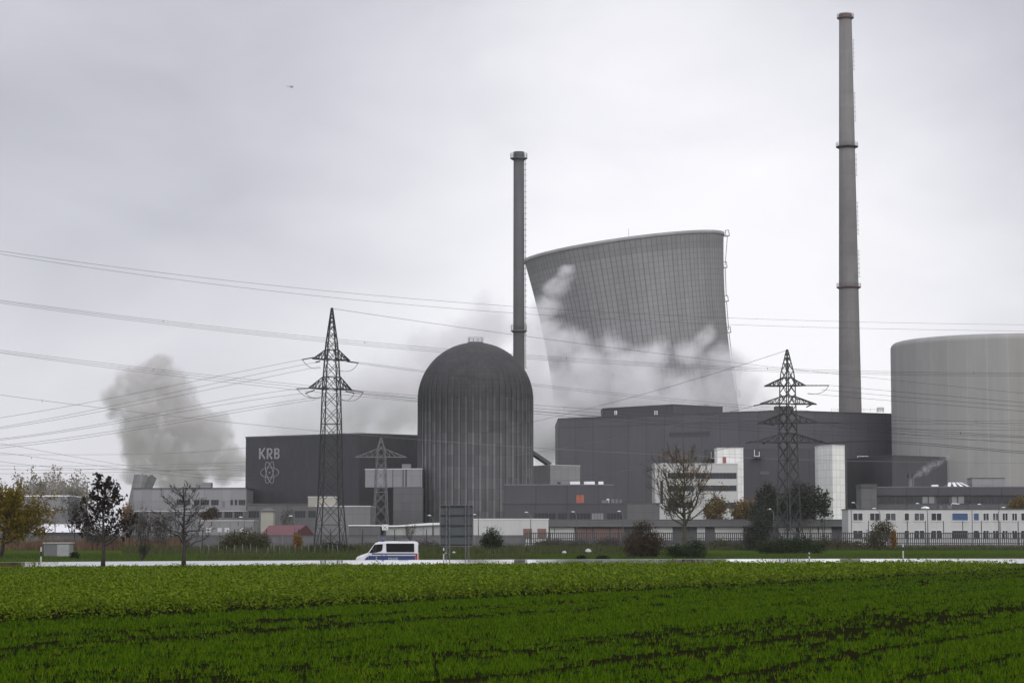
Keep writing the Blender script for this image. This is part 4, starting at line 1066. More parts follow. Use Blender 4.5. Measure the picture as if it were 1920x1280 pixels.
def tree(name, label, base, height, P, leafmat, nleaf, lsize, bark, seed, lean=(0, 0), group=None, spread=.35, cat='tree', blob=None):
    rng = random.Random(seed); rs = np.random.RandomState(seed)
    t = thing(name, label, cat, base, group)
    out, tips = ([], []), []
    b0 = Vector((base[0], base[1], base[2] - .15))
    grow(P, rng, out, tips, b0, Vector((lean[0], lean[1], 1)).normalized(), height * P['trunk'], P['r0'], 0)
    zmax = max(max(p.z for p in pts) for pts, _, _ in out[1]); s = height / (zmax - base[2]) if zmax > base[2] else 1
    def sc_(p): return Vector((base[0] + (p.x - base[0]) * s * P.get('wide', 1), base[1] + (p.y - base[1]) * s * P.get('wide', 1), base[2] - .15 + (p.z - base[2] + .15) * s))
    mb = MB()
    for pts, rad, n in out[0]: mb.tube([sc_(p) for p in pts], rad, n)
    mb.build('trunk', bark, t)
    mb = MB()
    for pts, rad, n in out[1]: mb.tube([sc_(p) for p in pts], rad, n, cap=False)
    br_ = mb.build('branches', bark, t)
    if nleaf:
        T = np.array([tuple(sc_(p)) for p in tips])
        if blob is not None: T = np.concatenate([T, blob(rs)])
        c = T[rs.randint(0, len(T), nleaf)] + rs.normal(0, spread, (nleaf, 3)) * rs.rand(nleaf, 1) ** .5
        np_mesh('foliage', cards(c, rs.uniform(lsize * .6, lsize * 1.3, nleaf), 0, .6, rs), 4, leafmat, t)
    return t
def bush(name, label, lumps, n, size, mat, seed, stems=6, cat='bush', group=None, twig=0, bark=None, stuff=False):
    """lumps: (center xyz, radii xyz) ellipsoids filled with leaf faces, thicker towards their skins"""
    rs = np.random.RandomState(seed)
    b = Vector(lumps[0][0]); gz = G(b.x, b.y)
    t = thing(name, label, cat, (b.x, b.y, gz), group)
    vol = np.array([l[1][0] * l[1][1] * l[1][2] for l in lumps]) ** .75; vol /= vol.sum()
    cs = []
    for l, v in zip(lumps, vol):
        m_ = int(n * v); d = rs.normal(size=(m_, 3)); d /= np.linalg.norm(d, axis=1, keepdims=True)
        lump = 1 + .22 * np.sin(d[:, :1] * 7 + seed) * np.cos(d[:, 2:] * 6 + seed * 2) + .15 * rs.normal(size=(m_, 1))
        rr = rs.rand(m_, 1) ** .45 * lump
        c = np.array(l[0]) + d * rr * np.array(l[1]); cs.append(c[c[:, 2] > gz + .02])
    c = np.concatenate(cs)
    np_mesh('foliage', cards(c, rs.uniform(size * .6, size * 1.35, len(c)), 0, .6, rs), 4, mat, t)
    mb = MB(); rng = random.Random(seed)
    for l in lumps:
        for k in range(stems):
            e = Vector(l[0]) + Vector((rng.uniform(-.8, .8) * l[1][0], rng.uniform(-.8, .8) * l[1][1], rng.uniform(.2, 1.0 + twig) * l[1][2]))
            s_ = Vector((l[0][0] + rng.uniform(-.3, .3) * l[1][0], l[0][1] + rng.uniform(-.3, .3) * l[1][1], gz - .1))
            mid = (s_ + e) / 2 + Vector((rng.gauss(0, .1), rng.gauss(0, .1), .1)) * l[1][0]
            mb.tube([s_, mid, e], [.05, .03, .012], 4, cap=False)
    mb.build('stems', bark or MT['bark'], t)
    return t
GRN = M_leaf('dark_green_leaf', (.016, .024, .011), (.028, .042, .016), (.045, .06, .022))
GRY = M_leaf('grey_brown_twig_leaf', (.05, .045, .038), (.075, .068, .055), (.10, .09, .07))
ORG = M_leaf('orange_autumn_leaf', (.14, .08, .03), (.22, .12, .035), (.30, .17, .05))
YEL = M_leaf('yellow_autumn_leaf', (.075, .07, .008), (.15, .108, .010), (.22, .14, .014))
ORF = M_leaf('dull_orange_leaf', (.10, .075, .035), (.155, .11, .042), (.21, .145, .055))
GRF = M_leaf('dull_dark_leaf', (.028, .030, .022), (.042, .046, .033), (.06, .064, .045))
DRK = M_leaf('dark_withered_leaf', (.016, .012, .011), (.028, .021, .018), (.05, .033, .026))
BRN = M_leaf('brown_red_leaf', (.042, .034, .022), (.068, .050, .030), (.105, .068, .036))
OLV = M_leaf('olive_leaf', (.04, .04, .018), (.065, .062, .028), (.09, .075, .035))
DST = M_leaf('dusty_autumn_leaf', (.13, .11, .07), (.2, .16, .09), (.27, .20, .11))
def at(px, Y, dz=0): x = XA(px, Y); return (x, Y, G(x, Y) + dz)
def hpx(y0, Y, px=960): return ZA(y0, Y) - G(XA(px, Y), Y)

def env_tree(name, label, base, H, env, n1, f0, f1, r0, bark, seed, wig=.10, rise=.5, n2=7, n3=4, rmin=.020, leafmat=None, nleaf=0, lsize=.25, lspread=.2, lean=0.0):
    """tree whose limbs fill a crown outline: env = (height, radius) fractions of H"""
    rng = random.Random(seed); rs = np.random.RandomState(seed)
    t = thing(name, label, 'tree', base)
    B0 = Vector(base); hs, rs_ = zip(*env); RE = lambda h: float(np.interp(h, hs, rs_)) * H
    axis = []
    for i in range(9):
        f = i / 8; axis.append(B0 + Vector((lean * f * H + rng.gauss(0, .012) * H * f, rng.gauss(0, .012) * H * f, -.15 if i == 0 else f * H * .93)))
    ax = lambda f: axis[min(int(f * 8), 7)].lerp(axis[min(int(f * 8), 7) + 1], f * 8 - min(int(f * 8), 7))
    rad = lambda f: max(rmin, r0 * (1 - f) ** 1.1 + .02)
    mb = MB(); mb.tube(axis[:7], [rad(i / 8) * (1.35 if i == 0 else 1) for i in range(7)], 9); mb.build('trunk', bark, t)
    mb = MB(); mb.tube(axis[6:], [rad(.75), rad(.88), rmin], 5); tips = []
    def limb(a, b, ra, lvl, bow):
        n = 6 if lvl == 1 else 4; L_ = (b - a).length; pts = []
        o = Vector((rng.gauss(0, 1), rng.gauss(0, 1), rng.gauss(0, .6))) * L_ * wig
        for i in range(n + 1):
            f = i / n; p = a.lerp(b, f); k = 4 * f * (1 - f)
            p = p + o * k * .6 + Vector((0, 0, -bow * L_ * k * .25)) + Vector((rng.gauss(0, 1), rng.gauss(0, 1), rng.gauss(0, 1))) * L_ * wig * .28 * (1 if 0 < i else 0)
            pts.append(p)
        mb.tube(pts, [max(rmin, ra * (1 - f_ / n * .8)) if lvl < 3 else rmin * (1 - .35 * f_ / n) for f_ in range(n + 1)], 5 if lvl == 1 else 3, cap=False)
        return pts
    for k in range(n1):
        f = f0 + (f1 - f0) * (k + rng.random()) / n1
        h = min(1.0, f + rise * (1.02 - f) * rng.uniform(.55, 1.05)); az = k * 2.399 + rng.random() * .6
        r_ = RE(h) * rng.uniform(.75, 1.08)
        a = ax(f); c_ = ax(min(h, 1.0)); b = Vector((c_.x + r_ * math.cos(az), c_.y + r_ * math.sin(az), B0.z + h * H))
        p1 = limb(a, b, rad(f) * .5, 1, .5); tips.append(b); d1 = (b - a)
        for j in range(n2):
            g = .28 + .70 * (j + rng.random()) / n2; i = min(int(g * 6), 5); q = p1[i].lerp(p1[i + 1], g * 6 - i)
            dd = (d1.normalized() + Vector((rng.gauss(0, .75), rng.gauss(0, .75), rng.gauss(.25, .45)))).normalized()
            l2 = d1.length * rng.uniform(.22, .42) * (1.15 - .5 * g); e = q + dd * l2
            p2 = limb(q, e, rad(f) * .2, 2, .2); tips.append(e)
            for m_ in range(n3):
                g2 = .3 + .68 * (m_ + rng.random()) / n3; i2 = min(int(g2 * 4), 3); q2 = p2[i2].lerp(p2[i2 + 1], g2 * 4 - i2)
                d3 = (dd + Vector((rng.gauss(0, .7), rng.gauss(0, .7), rng.gauss(.3, .5)))).normalized(); e3 = q2 + d3 * l2 * rng.uniform(.3, .6)
                limb(q2, e3, rmin, 3, 0); tips.append(e3)
    mb.build('branches', bark, t)
    if nleaf:
        T = np.array([tuple(p) for p in tips]); c = T[rs.randint(0, len(T), nleaf)] + rs.normal(0, lspread, (nleaf, 3))
        np_mesh('foliage', cards(c, rs.uniform(lsize * .6, lsize * 1.3, nleaf), 0, .6, rs), 4, leafmat, t)
env_tree('bare_tree', 'leafless dark tree with crooked wide limbs beside the road', at(345, 190.5), hpx(889, 190.5, 346), [(.15, .2), (.3, .33), (.5, .36), (.68, .31), (.85, .2), (1, .07)], 24, .22, 0.88, .165, MT['bark'], 6, wig=.15, rise=.38, n2=7, n3=4, rmin=.016, leafmat=OLV, nleaf=260, lsize=.12)
env_tree('dark_leaved_tree', 'young roadside tree with sparse blackish withered leaves', at(194, 190), hpx(882, 190, 194), [(.2, .15), (.36, .28), (.46, .35), (.6, .29), (.78, .16), (1, .06)], 26, .24, .92, .155, MT['bark'], 12, wig=.12, rise=.32, n2=5, n3=2, rmin=.016, leafmat=DRK, nleaf=1900, lsize=.29, lspread=.13)
env_tree('upswept_tree', 'nearly bare tree with upswept branches and a few orange leaves right of centre', at(1283, 246), hpx(815, 246, 1283), [(.3, .15), (.42, .25), (.58, .30), (.75, .25), (.9, .14), (1, .07)], 34, .24, .80, .24, MT['bark_g'], 9, wig=.08, rise=.62, n2=8, n3=4, rmin=.020, leafmat=ORG, nleaf=240, lsize=.3)
P_vase = dict(levels=4, nch=[13, 6, 4, 3], start=[.34, .25, .2, .2], ang=(18, 44), ratio=[.86, .62, .6, .55], up=.17, wig=.10, taper=.4, trunk=.62, r0=.20, rmin=.016, seg=6, shape=lambda f: 1.15 - .45 * f)
P_round = dict(levels=3, nch=[10, 6, 5], start=[.30, .2, .2], ang=(45, 75), ratio=[.75, .55, .5], up=.06, wig=.14, taper=.4, trunk=.75, r0=.22, rmin=.02, seg=5, shape=lambda f: 1.2 - .5 * f)
tree('autumn_tree', 'leaning tree with dense olive and orange autumn leaves at the left edge', at(2, 250), hpx(893, 250, 0), dict(P_round, wide=.95), YEL, 14000, .28, MT['bark'], 21, lean=(.16, 0), spread=.55)
# leafy clumps inside the plant
P_sm = dict(P_round, levels=3, nch=[9, 5, 4], r0=.25)
tree('grey_tree', 'thin grey half bare tree in front of the pale warehouse', at(133, 480), hpx(905, 480, 133), dict(P_vase, nch=[9, 5, 4, 2], levels=3), GRY, 900, .35, MT['bark_far'], 31, spread=.5)
tg = 'dusty autumn trees behind the pale warehouse'
for i, (px, yt, sd_, lb_) in enumerate(((52, 884, 41, 'tall dusty autumn tree behind the pale warehouse, leftmost of the clump'), (80, 879, 42, 'dusty autumn tree behind the pale warehouse, second from the left of the clump'),
                          (110, 880, 43, 'dusty autumn tree behind the pale warehouse, second from the right of the clump'), (140, 884, 44, 'orange tinted dusty tree behind the pale warehouse, rightmost of the clump'))):
    tree('dusty_tree', lb_, at(px, 815), hpx(yt, 815, px), dict(P_round, r0=.5, rmin=.05, trunk=.8, wide=.55), DST, 2600, 1.0, MT['bark_far'], sd_, group=tg, spread=1.5)
def el(px, py, Y, rx, rz, ry=None):
    """ellipsoid centred at a pixel, radii given in photo pixels"""
    k = Y / F; c = W(px, py, Y); return ((c.x, Y, c.z), (rx * k, (ry or rx) * k, rz * k))
bush('evergreen_tree', 'dark evergreen tree left of the right lattice pylon', [el(1436, 945, 486, 22, 36), el(1428, 962, 484, 26, 22), el(1442, 925, 488, 13, 18)], 5200, .55, GRF, 51, cat='tree')
bush('round_tree', 'dark round tree behind and right of the right lattice pylon', [el(1515, 942, 490, 34, 34), el(1545, 948, 489, 15, 28), el(1500, 930, 492, 20, 26), el(1478, 950, 493, 26, 30)], 5600, .55, GRF, 52, cat='tree')
bush('yellow_bush', 'bright yellow orange shrub below the office ribbon windows, left of the evergreen', [el(1393, 953, 510, 19, 18), el(1380, 960, 508, 12, 12), el(1412, 955, 512, 14, 20), el(1393, 974, 511, 20, 14)], 3200, .5, ORF, 53)
bush('orange_bush', 'orange autumn shrub in front of the white office block, behind the upswept tree', [el(1345, 950, 508, 20, 22), el(1330, 958, 506, 14, 15), el(1342, 976, 507, 20, 12)], 3200, .5, ORF, 54)
bush('olive_tree', 'dull olive tree between the office block and the upswept tree', [el(1266, 940, 520, 17, 24), el(1256, 952, 518, 14, 16)], 1000, .5, GRY, 55, cat='tree')
bush('orange_tree', 'small orange tree at the right edge above the container offices', [el(1912, 945, 505, 20, 16), el(1900, 950, 503, 12, 11)], 1500, .45, ORF, 56, cat='tree')
# bushes between fence and road
bush('tall_thicket', 'tall dark green thicket left of the foot of the right pylon', [el(1420, 1002, 392, 24, 34), el(1432, 980, 395, 17, 26), el(1410, 1015, 390, 18, 18)], 6000, .30, GRF, 61)
bush('low_thicket', 'broad low dark thicket round the foot of the right pylon', [el(1460, 1024, 318, 44, 17), el(1500, 1022, 316, 34, 19), el(1530, 1026, 320, 22, 13), el(1438, 1028, 317, 22, 11)], 7500, .22, GRN, 62)
bush('reddish_bush', 'brown red twiggy bush left of the upswept tree', [el(1206, 1018, 250, 38, 28), el(1188, 1024, 249, 26, 24), el(1226, 1020, 251, 24, 24), el(1204, 990, 250, 22, 16)], 6500, .17, BRN, 63, stems=22, twig=.3)
bush('dark_bush', 'dense dark green bush at the foot of the upswept tree', [el(1268, 1034, 244, 22, 15), el(1305, 1030, 245, 22, 20), el(1290, 1036, 243, 26, 13)], 6500, .16, GRN, 64)
bush('rusty_bush', 'dull bush with a rusty orange right half in front of the white container offices', [el(1640, 1014, 400, 22, 20), el(1655, 990, 402, 22, 16)], 2600, .28, OLV, 65, stems=14, twig=.35)
bush('rust_shrub', 'small rusty orange shrub at the right end of the dull bush', [el(1675, 1012, 398, 7, 20)], 900, .26, ORG, 66)
bush('brown_shrubs', 'low brown grey shrubs along the palisade right of the thicket', [el(1570, 1022, 405, 24, 12), el(1600, 1022, 405, 22, 10), el(1545, 1018, 402, 16, 15)], 2400, .28, OLV, 67)
bush('fence_shrub', 'grey brown scrub along the palisade between reddish bush and upswept tree', [el(1350, 1022, 405, 30, 12), el(1385, 1024, 405, 26, 10)], 2200, .28, OLV, 68)
bush('round_shrub', 'single round dark shrub right of the back of the sign', [el(922, 1008, 330, 19, 20), el(912, 1016, 329, 14, 12), el(934, 1018, 331, 12, 10)], 3600, .2, GRN, 69, stems=10, twig=.3)
bush('left_thicket', 'wide dark brown thicket left of the left lattice pylon', [el(458, 1018, 330, 42, 27), el(430, 1022, 331, 24, 22), el(490, 1018, 329, 22, 20)], 7000, .24, OLV, 70, stems=14, twig=.2)
bush('pylon_thicket', 'low dark thicket at the foot of the left lattice pylon', [el(590, 1034, 316, 28, 13), el(625, 1030, 318, 30, 15), el(655, 1034, 317, 22, 12)], 5200, .22, GRN, 71, stems=12, twig=.4)
bush('orange_shrub', 'slender rusty orange shrub between the red roof and the left pylon', [el(558, 1018, 345, 10, 19)], 1300, .24, ORG, 72)
bush('brown_thicket', 'brown grey undergrowth behind the blackish leaved tree', [el(180, 1005, 400, 24, 26), el(205, 1015, 398, 22, 22), el(165, 985, 402, 16, 20)], 3400, .3, GRY, 73, stems=16, twig=.4)
bush('willow_scrub', 'olive scrub with leaning stems between the two roadside trees', [el(268, 985, 400, 26, 32), el(300, 990, 400, 22, 26), el(245, 975, 402, 16, 26)], 2400, .32, GRY, 74, stems=16, twig=.3)
bush('rust_tree', 'small rusty tree right of the blackish leaved tree, half hidden', [el(236, 968, 470, 12, 24)], 1000, .4, ORG, 75, cat='tree')
bush('pink_shrub', 'reddish shrub in front of the garage openings behind the bare tree', [el(398, 962, 560, 14, 13), el(385, 966, 560, 10, 9)], 1000, .45, BRN, 76)
bush('dark_tussock', 'small dark tussock bush right of the transformer hut', [el(140, 1042, 236, 9, 8)], 1200, .14, GRN, 77)
for px, r_, sd_ in ((1090, 10, 80), (1130, 14, 81)):
    bush('low_weed_bush', 'tiny dark weed clump by the road edge left of the reddish bush, %s one' % ('smaller' if r_ == 10 else 'wider'), [el(px, 1044, 212, r_, 4)], 900, .10, GRN, sd_)
P_mid = dict(P_vase, levels=3, nch=[8, 5, 4], r0=.14, rmin=.02)
tree('bare_sapling_tree', 'small bare forked tree behind the police van roof', at(767, 400), hpx(972, 400, 767), P_mid, GRY, 160, .2, MT['bark_far'], 85)
tree('bare_hall_tree', 'grey bare tree in front of the lettered hall', at(540, 520), hpx(935, 520, 540), P_mid, GRY, 420, .3, MT['bark_far'], 86)
tree('bare_store_tree', 'leafless grey tree by the pale warehouse fence', at(158, 440), hpx(935, 440, 158), P_mid, GRY, 200, .3, MT['bark_far'], 87)
tree('leaning_sapling', 'dark sapling leaning right between the two roadside trees', at(262, 225), hpx(1008, 225, 262), dict(P_mid, trunk=.9), GRN, 260, .14, MT['bark'], 88, lean=(.75, 0))
for i, (px, yc, rx, rz_, lb_) in enumerate(((1030, 1020, 26, 12, 'dull scrub by the fence below the white store, left of the weeds'), (1085, 1024, 30, 11, 'dull scrub by the fence below the brown gate panels'), (1140, 1020, 24, 15, 'dull scrub by the fence just left of the brown bush'),
        (700, 1026, 26, 10, 'dark scrub by the fence behind the nose of the police van'), (800, 1024, 28, 12, 'dark scrub by the fence behind the tail of the police van'), (60, 1026, 30, 9, 'brown scrub among the reeds left of the transformer hut'), (330, 1018, 24, 16, 'grey scrub by the fence left of the bare tree'))):
    bush('fence_scrub', lb_, [el(px, yc, 412, rx, rz_), el(px + rx * .7, yc + 3, 410, rx * .6, rz_ * .8), el(px - rx * .6, yc + 2, 414, rx * .7, rz_ * .7)], 2200, .26, OLV if i % 2 else GRY, 100 + i, stems=10, twig=.4)
# grass, weeds, reeds: uncountable
def strip(name, x0, x1, Y0, Y1, n, h, wd, mat, seed, lean=.35):
    rs = np.random.RandomState(seed)
    y = rs.uniform(Y0, Y1, n); px = rs.uniform(x0, x1, n); x = (px - 960) / F * y / (CT + .087 * ST)
    z = np.array([G(a, b) for a, b in zip(x, y)])
    hh = rs.uniform(.4, 1, n) * h * (.6 + .8 * vnoise(x * .35, y * .2, seed)); a = rs.uniform(0, 2 * PI, n); p = rs.uniform(0, PI, n); w_ = wd * rs.uniform(.6, 1.3, n)
    v = np.stack([np.stack([x - np.cos(p) * w_, y - np.sin(p) * w_ * .4, z - .02], 1), np.stack([x + np.cos(p) * w_, y + np.sin(p) * w_ * .4, z - .02], 1),
                  np.stack([x + np.cos(a) * hh * lean, y + np.sin(a) * hh * lean, z + hh], 1)], 1).reshape(-1, 3)
    tag(np_mesh(name, v, 3, mat), kind='stuff')
ML_REED = M_leaf('reddish_reed', (.09, .06, .035), (.14, .085, .05), (.18, .12, .07))
ML_DRY = M_leaf('dull_weed', (.045, .05, .02), (.065, .075, .028), (.085, .095, .04))
ML_GRASS = M_leaf('verge_grass_blade', (.04, .065, .010), (.06, .092, .015), (.085, .115, .024))
strip('reed_bed', -30, 345, 395, 425, 9000, 2.1, .10, ML_REED, 91, .2)
strip('tall_weeds', 230, 1180, 300, 425, 20000, 1.15, .07, ML_DRY, 92)
strip('tall_weeds', 380, 1000, 232, 250, 7000, .5, .035, ML_DRY, 95)
strip('tall_weeds', 1180, 1960, 395, 430, 9000, 1.0, .08, ML_DRY, 93)
strip('verge_grass', -30, 1950, 222.5, 300, 60000, .28, .035, ML_GRASS, 94)
strip('verge_grass', -30, 1950, 188.5, 194.8, 16000, .2, .02, ML_GRASS, 96)
# ------------------------------------------------------------------ lattice pylons
def pylon(label, px, Y, prof, yaw, arms, mat, wl=.11, wb=.06, insul=(), loops=(), npan=1.0):
    cx = XA(px, Y); zg = G(cx, Y)
    t = thing('lattice_pylon', label, 'pylon', (cx, Y, zg))
    ca, sa = math.cos(yaw), math.sin(yaw)
    def hw(z):
        if z <= prof[0][0]: return prof[0][1]
        for (a, ha), (b, hb) in zip(prof, prof[1:]):
            if z <= b: return ha + (hb - ha) * (z - a) / (b - a)
        return prof[-1][1]
    def cor(i, z):
        h = hw(z); x, y = ((-h, -h), (h, -h), (h, h), (-h, h))[i % 4]
        return Vector((cx + x * ca - y * sa, Y + x * sa + y * ca, z))
    for i in range(4):
        mb = MB()
        for (a, _), (b, _) in zip(prof, prof[1:]): mb.bar(cor(i, a), cor(i, b), wl)
        c0 = cor(i, prof[0][0]); mb.box((c0.x, c0.y, c0.z - .1), (.6, .6, .5)); mb.build('leg', mat, t)
    zs = [prof[0][0]]
    while zs[-1] < prof[-1][0] - .25: zs.append(min(prof[-1][0], zs[-1] + max(.45, 2 * hw(zs[-1]) * npan)))
    mb = MB()
    for a, b in zip(zs, zs[1:]):
        for i in range(4):
            mb.bar(cor(i, a), cor(i + 1, b), wb); mb.bar(cor(i + 1, a), cor(i, b), wb)
    for z in [zs[1], zs[len(zs) // 3]] + [a[0] for a in arms] + [a[0] + a[3] for a in arms]:
        for i in range(4): mb.bar(cor(i, z), cor(i + 1, z), wb * 1.2)
    mb.build('bracing', mat, t)
    ends = {}
    for k, (z, Ll, Lr, h, ay) in enumerate(arms):
        mb = MB(); ux = Vector((math.cos(ay), math.sin(ay), 0)); uy = Vector((-math.sin(ay), math.cos(ay), 0))
        for sg, Ln in ((-1, Ll), (1, Lr)):
            hb, ht = hw(z), hw(z + h); c = Vector((cx, Y, 0))
            tip = c + ux * sg * Ln + Vector((0, 0, z)); ends[(k, sg)] = tip
            fb = [c + ux * sg * hb * .9 + uy * s * hb + Vector((0, 0, z)) for s in (-1, 1)]
            ft = [c + ux * sg * ht * .9 + uy * s * ht + Vector((0, 0, z + h)) for s in (-1, 1)]
            for q in fb: mb.bar(q, tip, wl * 1.25)
            for q in ft: mb.bar(q, tip, wl * .9)
            n_ = 4
            for j in range(1, n_):
                f = j / n_; g_ = (j - .5) / n_
                for b_, t_ in zip(fb, ft):
                    mb.bar(b_.lerp(tip, f), t_.lerp(tip, f), wb); mb.bar(b_.lerp(tip, f), t_.lerp(tip, max(0, f - 1 / n_)), wb)
                mb.bar(fb[0].lerp(tip, f), fb[1].lerp(tip, f), wb); mb.bar(fb[0].lerp(tip, f), fb[1].lerp(tip, max(0, f - 1 / n_)), wb)
        mb.build('crossarm', mat, t)
    for a, b in insul:
        A_, B_ = W(*a), W(*b); mb = MB(); n_ = 12; pts = []; rad = []
        for j in range(n_ * 2 + 1): pts.append(A_.lerp(B_, j / (n_ * 2))); rad.append(.10 if j % 2 else .055)
        mb.tube(pts, rad, 7); mb.build('insulator', MT['insul'], t)
    for pts in loops:
        P_ = [W(*p) for p in pts]; q = []
        for j in range(13):
            f = j / 12; q.append(P_[0] * (1 - f) ** 2 + P_[1] * 2 * f * (1 - f) + P_[2] * f * f)
        mb = MB(); mb.tube(q, .035, 4); mb.build('jumper', MT['wire'], t)
    return t, ends
Y1 = 330.0; z1 = lambda y: ZA(y, Y1)
pylon('tall dark lattice pylon with two crossarms in front of the lettered hall', 619.5, Y1,
      [(.05, 2.0), (z1(945), 1.5), (z1(731), 1.08), (z1(672), .84), (z1(645), .70), (z1(577), .07)], R(19),
      [(z1(729), 3.75, 3.35, 1.75, R(34)), (z1(674), 3.1, 3.0, 1.4, R(34))], MT['steel_dark'], .135, .075,
      insul=[((588, 670, Y1 - 2), (566, 674, Y1 - 3)), ((600, 677, Y1), (592, 679, Y1 - 1.5)), ((650, 677, Y1 + 1.6), (672, 680, Y1 + 2.5)), ((578, 728, Y1 - 2.2), (556, 728.5, Y1 - 3.2)), ((590, 731, Y1 - 1), (573, 737, Y1 - 2)),
             ((656, 731.5, Y1 + 2), (681, 735, Y1 + 3)), ((648, 733, Y1 + 1), (664, 736.5, Y1 + 2))],
      loops=[((567, 674, Y1 - 3), (580, 696, Y1 - 2), (602, 689, Y1)), ((672, 680, Y1 + 2.5), (660, 702, Y1 + 2), (636, 694, Y1)), ((557, 729, Y1 - 3), (575, 752, Y1 - 2), (602, 744, Y1)), ((573, 737, Y1 - 2), (588, 752, Y1 - 1), (603, 744, Y1)),
             ((681, 735, Y1 + 3), (668, 760, Y1 + 2), (637, 747, Y1)), ((664, 737, Y1 + 2), (655, 756, Y1 + 1), (638, 749, Y1))])
Y2 = 326.0; z2 = lambda y: ZA(y, Y2)
pylon('stout dark lattice pylon with four crossarms in front of the white stair tower', 1479.5, Y2,
      [(.05, 1.72), (z2(975), 1.18), (z2(830), .93), (z2(718), .76), (z2(700), .66), (z2(655), .06)], R(45),
      [(z2(829), 5.2, 5.4, 1.25, R(8)), (z2(793), 4.3, 4.6, 1.3, R(-14)), (z2(757), 4.0, 4.2, 1.1, R(8)), (z2(723), 3.3, 2.6, 1.1, R(-14))], MT['steel_p2'], .145, .075,
      insul=[((1511, 722.5, Y2 - .5), (1554, 722.5, Y2 + 2)), ((1432, 757, Y2 - 1), (1413, 760.5, Y2 - 2)), ((1534, 792, Y2 - .8), (1571, 793, Y2 + 2)), ((1416, 827, Y2), (1398, 830, Y2 - 2)), ((1538, 826, Y2), (1552, 831, Y2 + 2)), ((1524, 757, Y2), (1512, 763, Y2 - 1)), ((1432, 792, Y2), (1452, 797, Y2 - 1)), ((1440, 827, Y2), (1430, 832, Y2 - 1))],
      loops=[((1554, 722, Y2 + 2), (1545, 742, Y2 + 1), (1514, 738, Y2))], npan=1.05)
Y3 = 520.0; z3 = lambda y: ZA(y, Y3)
pylon('pale galvanised pylon with one wide crossarm in front of the raised link', 713.5, Y3,
      [(.05, 1.75), (z3(945), 1.35), (z3(857), .95), (z3(842), .8), (z3(820), .08)], R(12), [(z3(856.5), 5.8, 5.8, 1.9, R(5))], MT['galv'], .15, .085)

# ------------------------------------------------------------------ overhead wires
def wire(ctrl, Ya, Yb, label, group, rad=.021, spacers=(), n=40, mat=None):
    a, b = W(*ctrl[0], Ya), W(*ctrl[-1], Yb)
    fc = ((a.x, a.y), (b.x, b.y)); s, z = zip(*[rayface(fc, px, py) for px, py in ctrl])
    l = math.hypot(b.x - a.x, b.y - a.y)
    cf = np.polyfit(s, z, min(3, len(ctrl) - 1)) if len(ctrl) > 3 else np.polyfit(s, z, len(ctrl) - 1)
    def pt(q): return Vector((a.x + (b.x - a.x) * q / l, a.y + (b.y - a.y) * q / l, float(np.polyval(cf, q))))
    pts = [pt(l * i / n) for i in range(n + 1)]
    if ctrl[0][0] < 0: pts = [pts[0] + (pts[0] - pts[1]) * n * .2] + pts          # the lines run on past the view
    if ctrl[-1][0] < 0 or ctrl[-1][0] > 1920: pts = pts + [pts[-1] + (pts[-1] - pts[-2]) * n * .2]
    mb = MB(); mb.tube(pts, rad, 5)
    o = mb.build('overhead_wire', mat or MT['wire'], None, label, loc=tuple(pts[0]))
    tag(o, None, 'wire', group)
    for px in spacers:
        py = np.interp(px, [c[0] for c in ctrl], [c[1] for c in ctrl]); s_, _ = rayface(fc, px, py); q = pt(s_)
        k_ = Ya / 400; mb = MB(); mb.bar(q - Vector((0, 0, .32 * k_)), q + Vector((0, 0, .12 * k_)), .07 * k_); mb.build('spacer', MT['wire'], o)
    return o
def wires(label, group, rows, Ya, Yb, **k):
    for i, c in enumerate(rows): wire(c, Ya, Yb, label, group, **(k if i == 0 else {x: y for x, y in k.items() if x != 'spacers'}))
wires('one of the two highest wires running across the whole sky above everything', 'topmost pair of wires', [
    [(-40, 465), (0, 470), (320, 514), (640, 549), (960, 573), (1280, 592), (1600, 604), (1960, 609)], [(-40, 470), (0, 476), (320, 522), (640, 561), (960, 586), (1280, 604), (1600, 616), (1960, 621)]], 610, 905, rad=.045)
wires('wire of the bundle crossing the picture just above the left pylon crossarms', 'upper wire bundle', [
    [(-40, 557), (0, 562), (306, 602), (640, 637), (780, 650), (1000, 664), (1360, 687), (1600, 696), (1960, 698)], [(-40, 559), (0, 564.5), (306, 605), (640, 641), (780, 654), (1000, 667.5), (1360, 690), (1600, 699), (1960, 701)],
    [(-40, 562), (0, 568), (306, 608), (640, 645), (780, 657), (1000, 671), (1360, 693), (1600, 702), (1960, 704)]], 605, 706, rad=.04, spacers=(306, 684, 1062, 1439, 1826))
wires('wire of the bundle descending from the left edge to behind the left pylon lower crossarm', 'middle wire bundle', [
    [(-40, 651), (0, 656), (287, 692), (431, 708), (611, 725), (790, 742), (1003, 759), (1240, 775), (1480, 784), (1960, 787)], [(-40, 654), (0, 659), (287, 697), (431, 713), (611, 731), (790, 747), (1003, 763), (1240, 781), (1480, 792), (1960, 791)],
    [(-40, 656), (0, 661), (287, 701), (445, 718), (611, 736), (790, 755), (1003, 770), (1240, 788), (1480, 798), (1960, 806)]], 605, 706, rad=.04, spacers=(287, 1058, 1830))
wires('wire from the left pylon upper crossarm down to the left edge', 'wires left of the upper crossarm', [
    [(566, 674), (395, 708), (198, 748), (0, 783), (-60, 792)], [(593, 679), (395, 720), (196, 764), (0, 800), (-60, 810)], [(600, 687), (395, 729), (196, 770), (0, 803), (-60, 812)]], 328, 300)
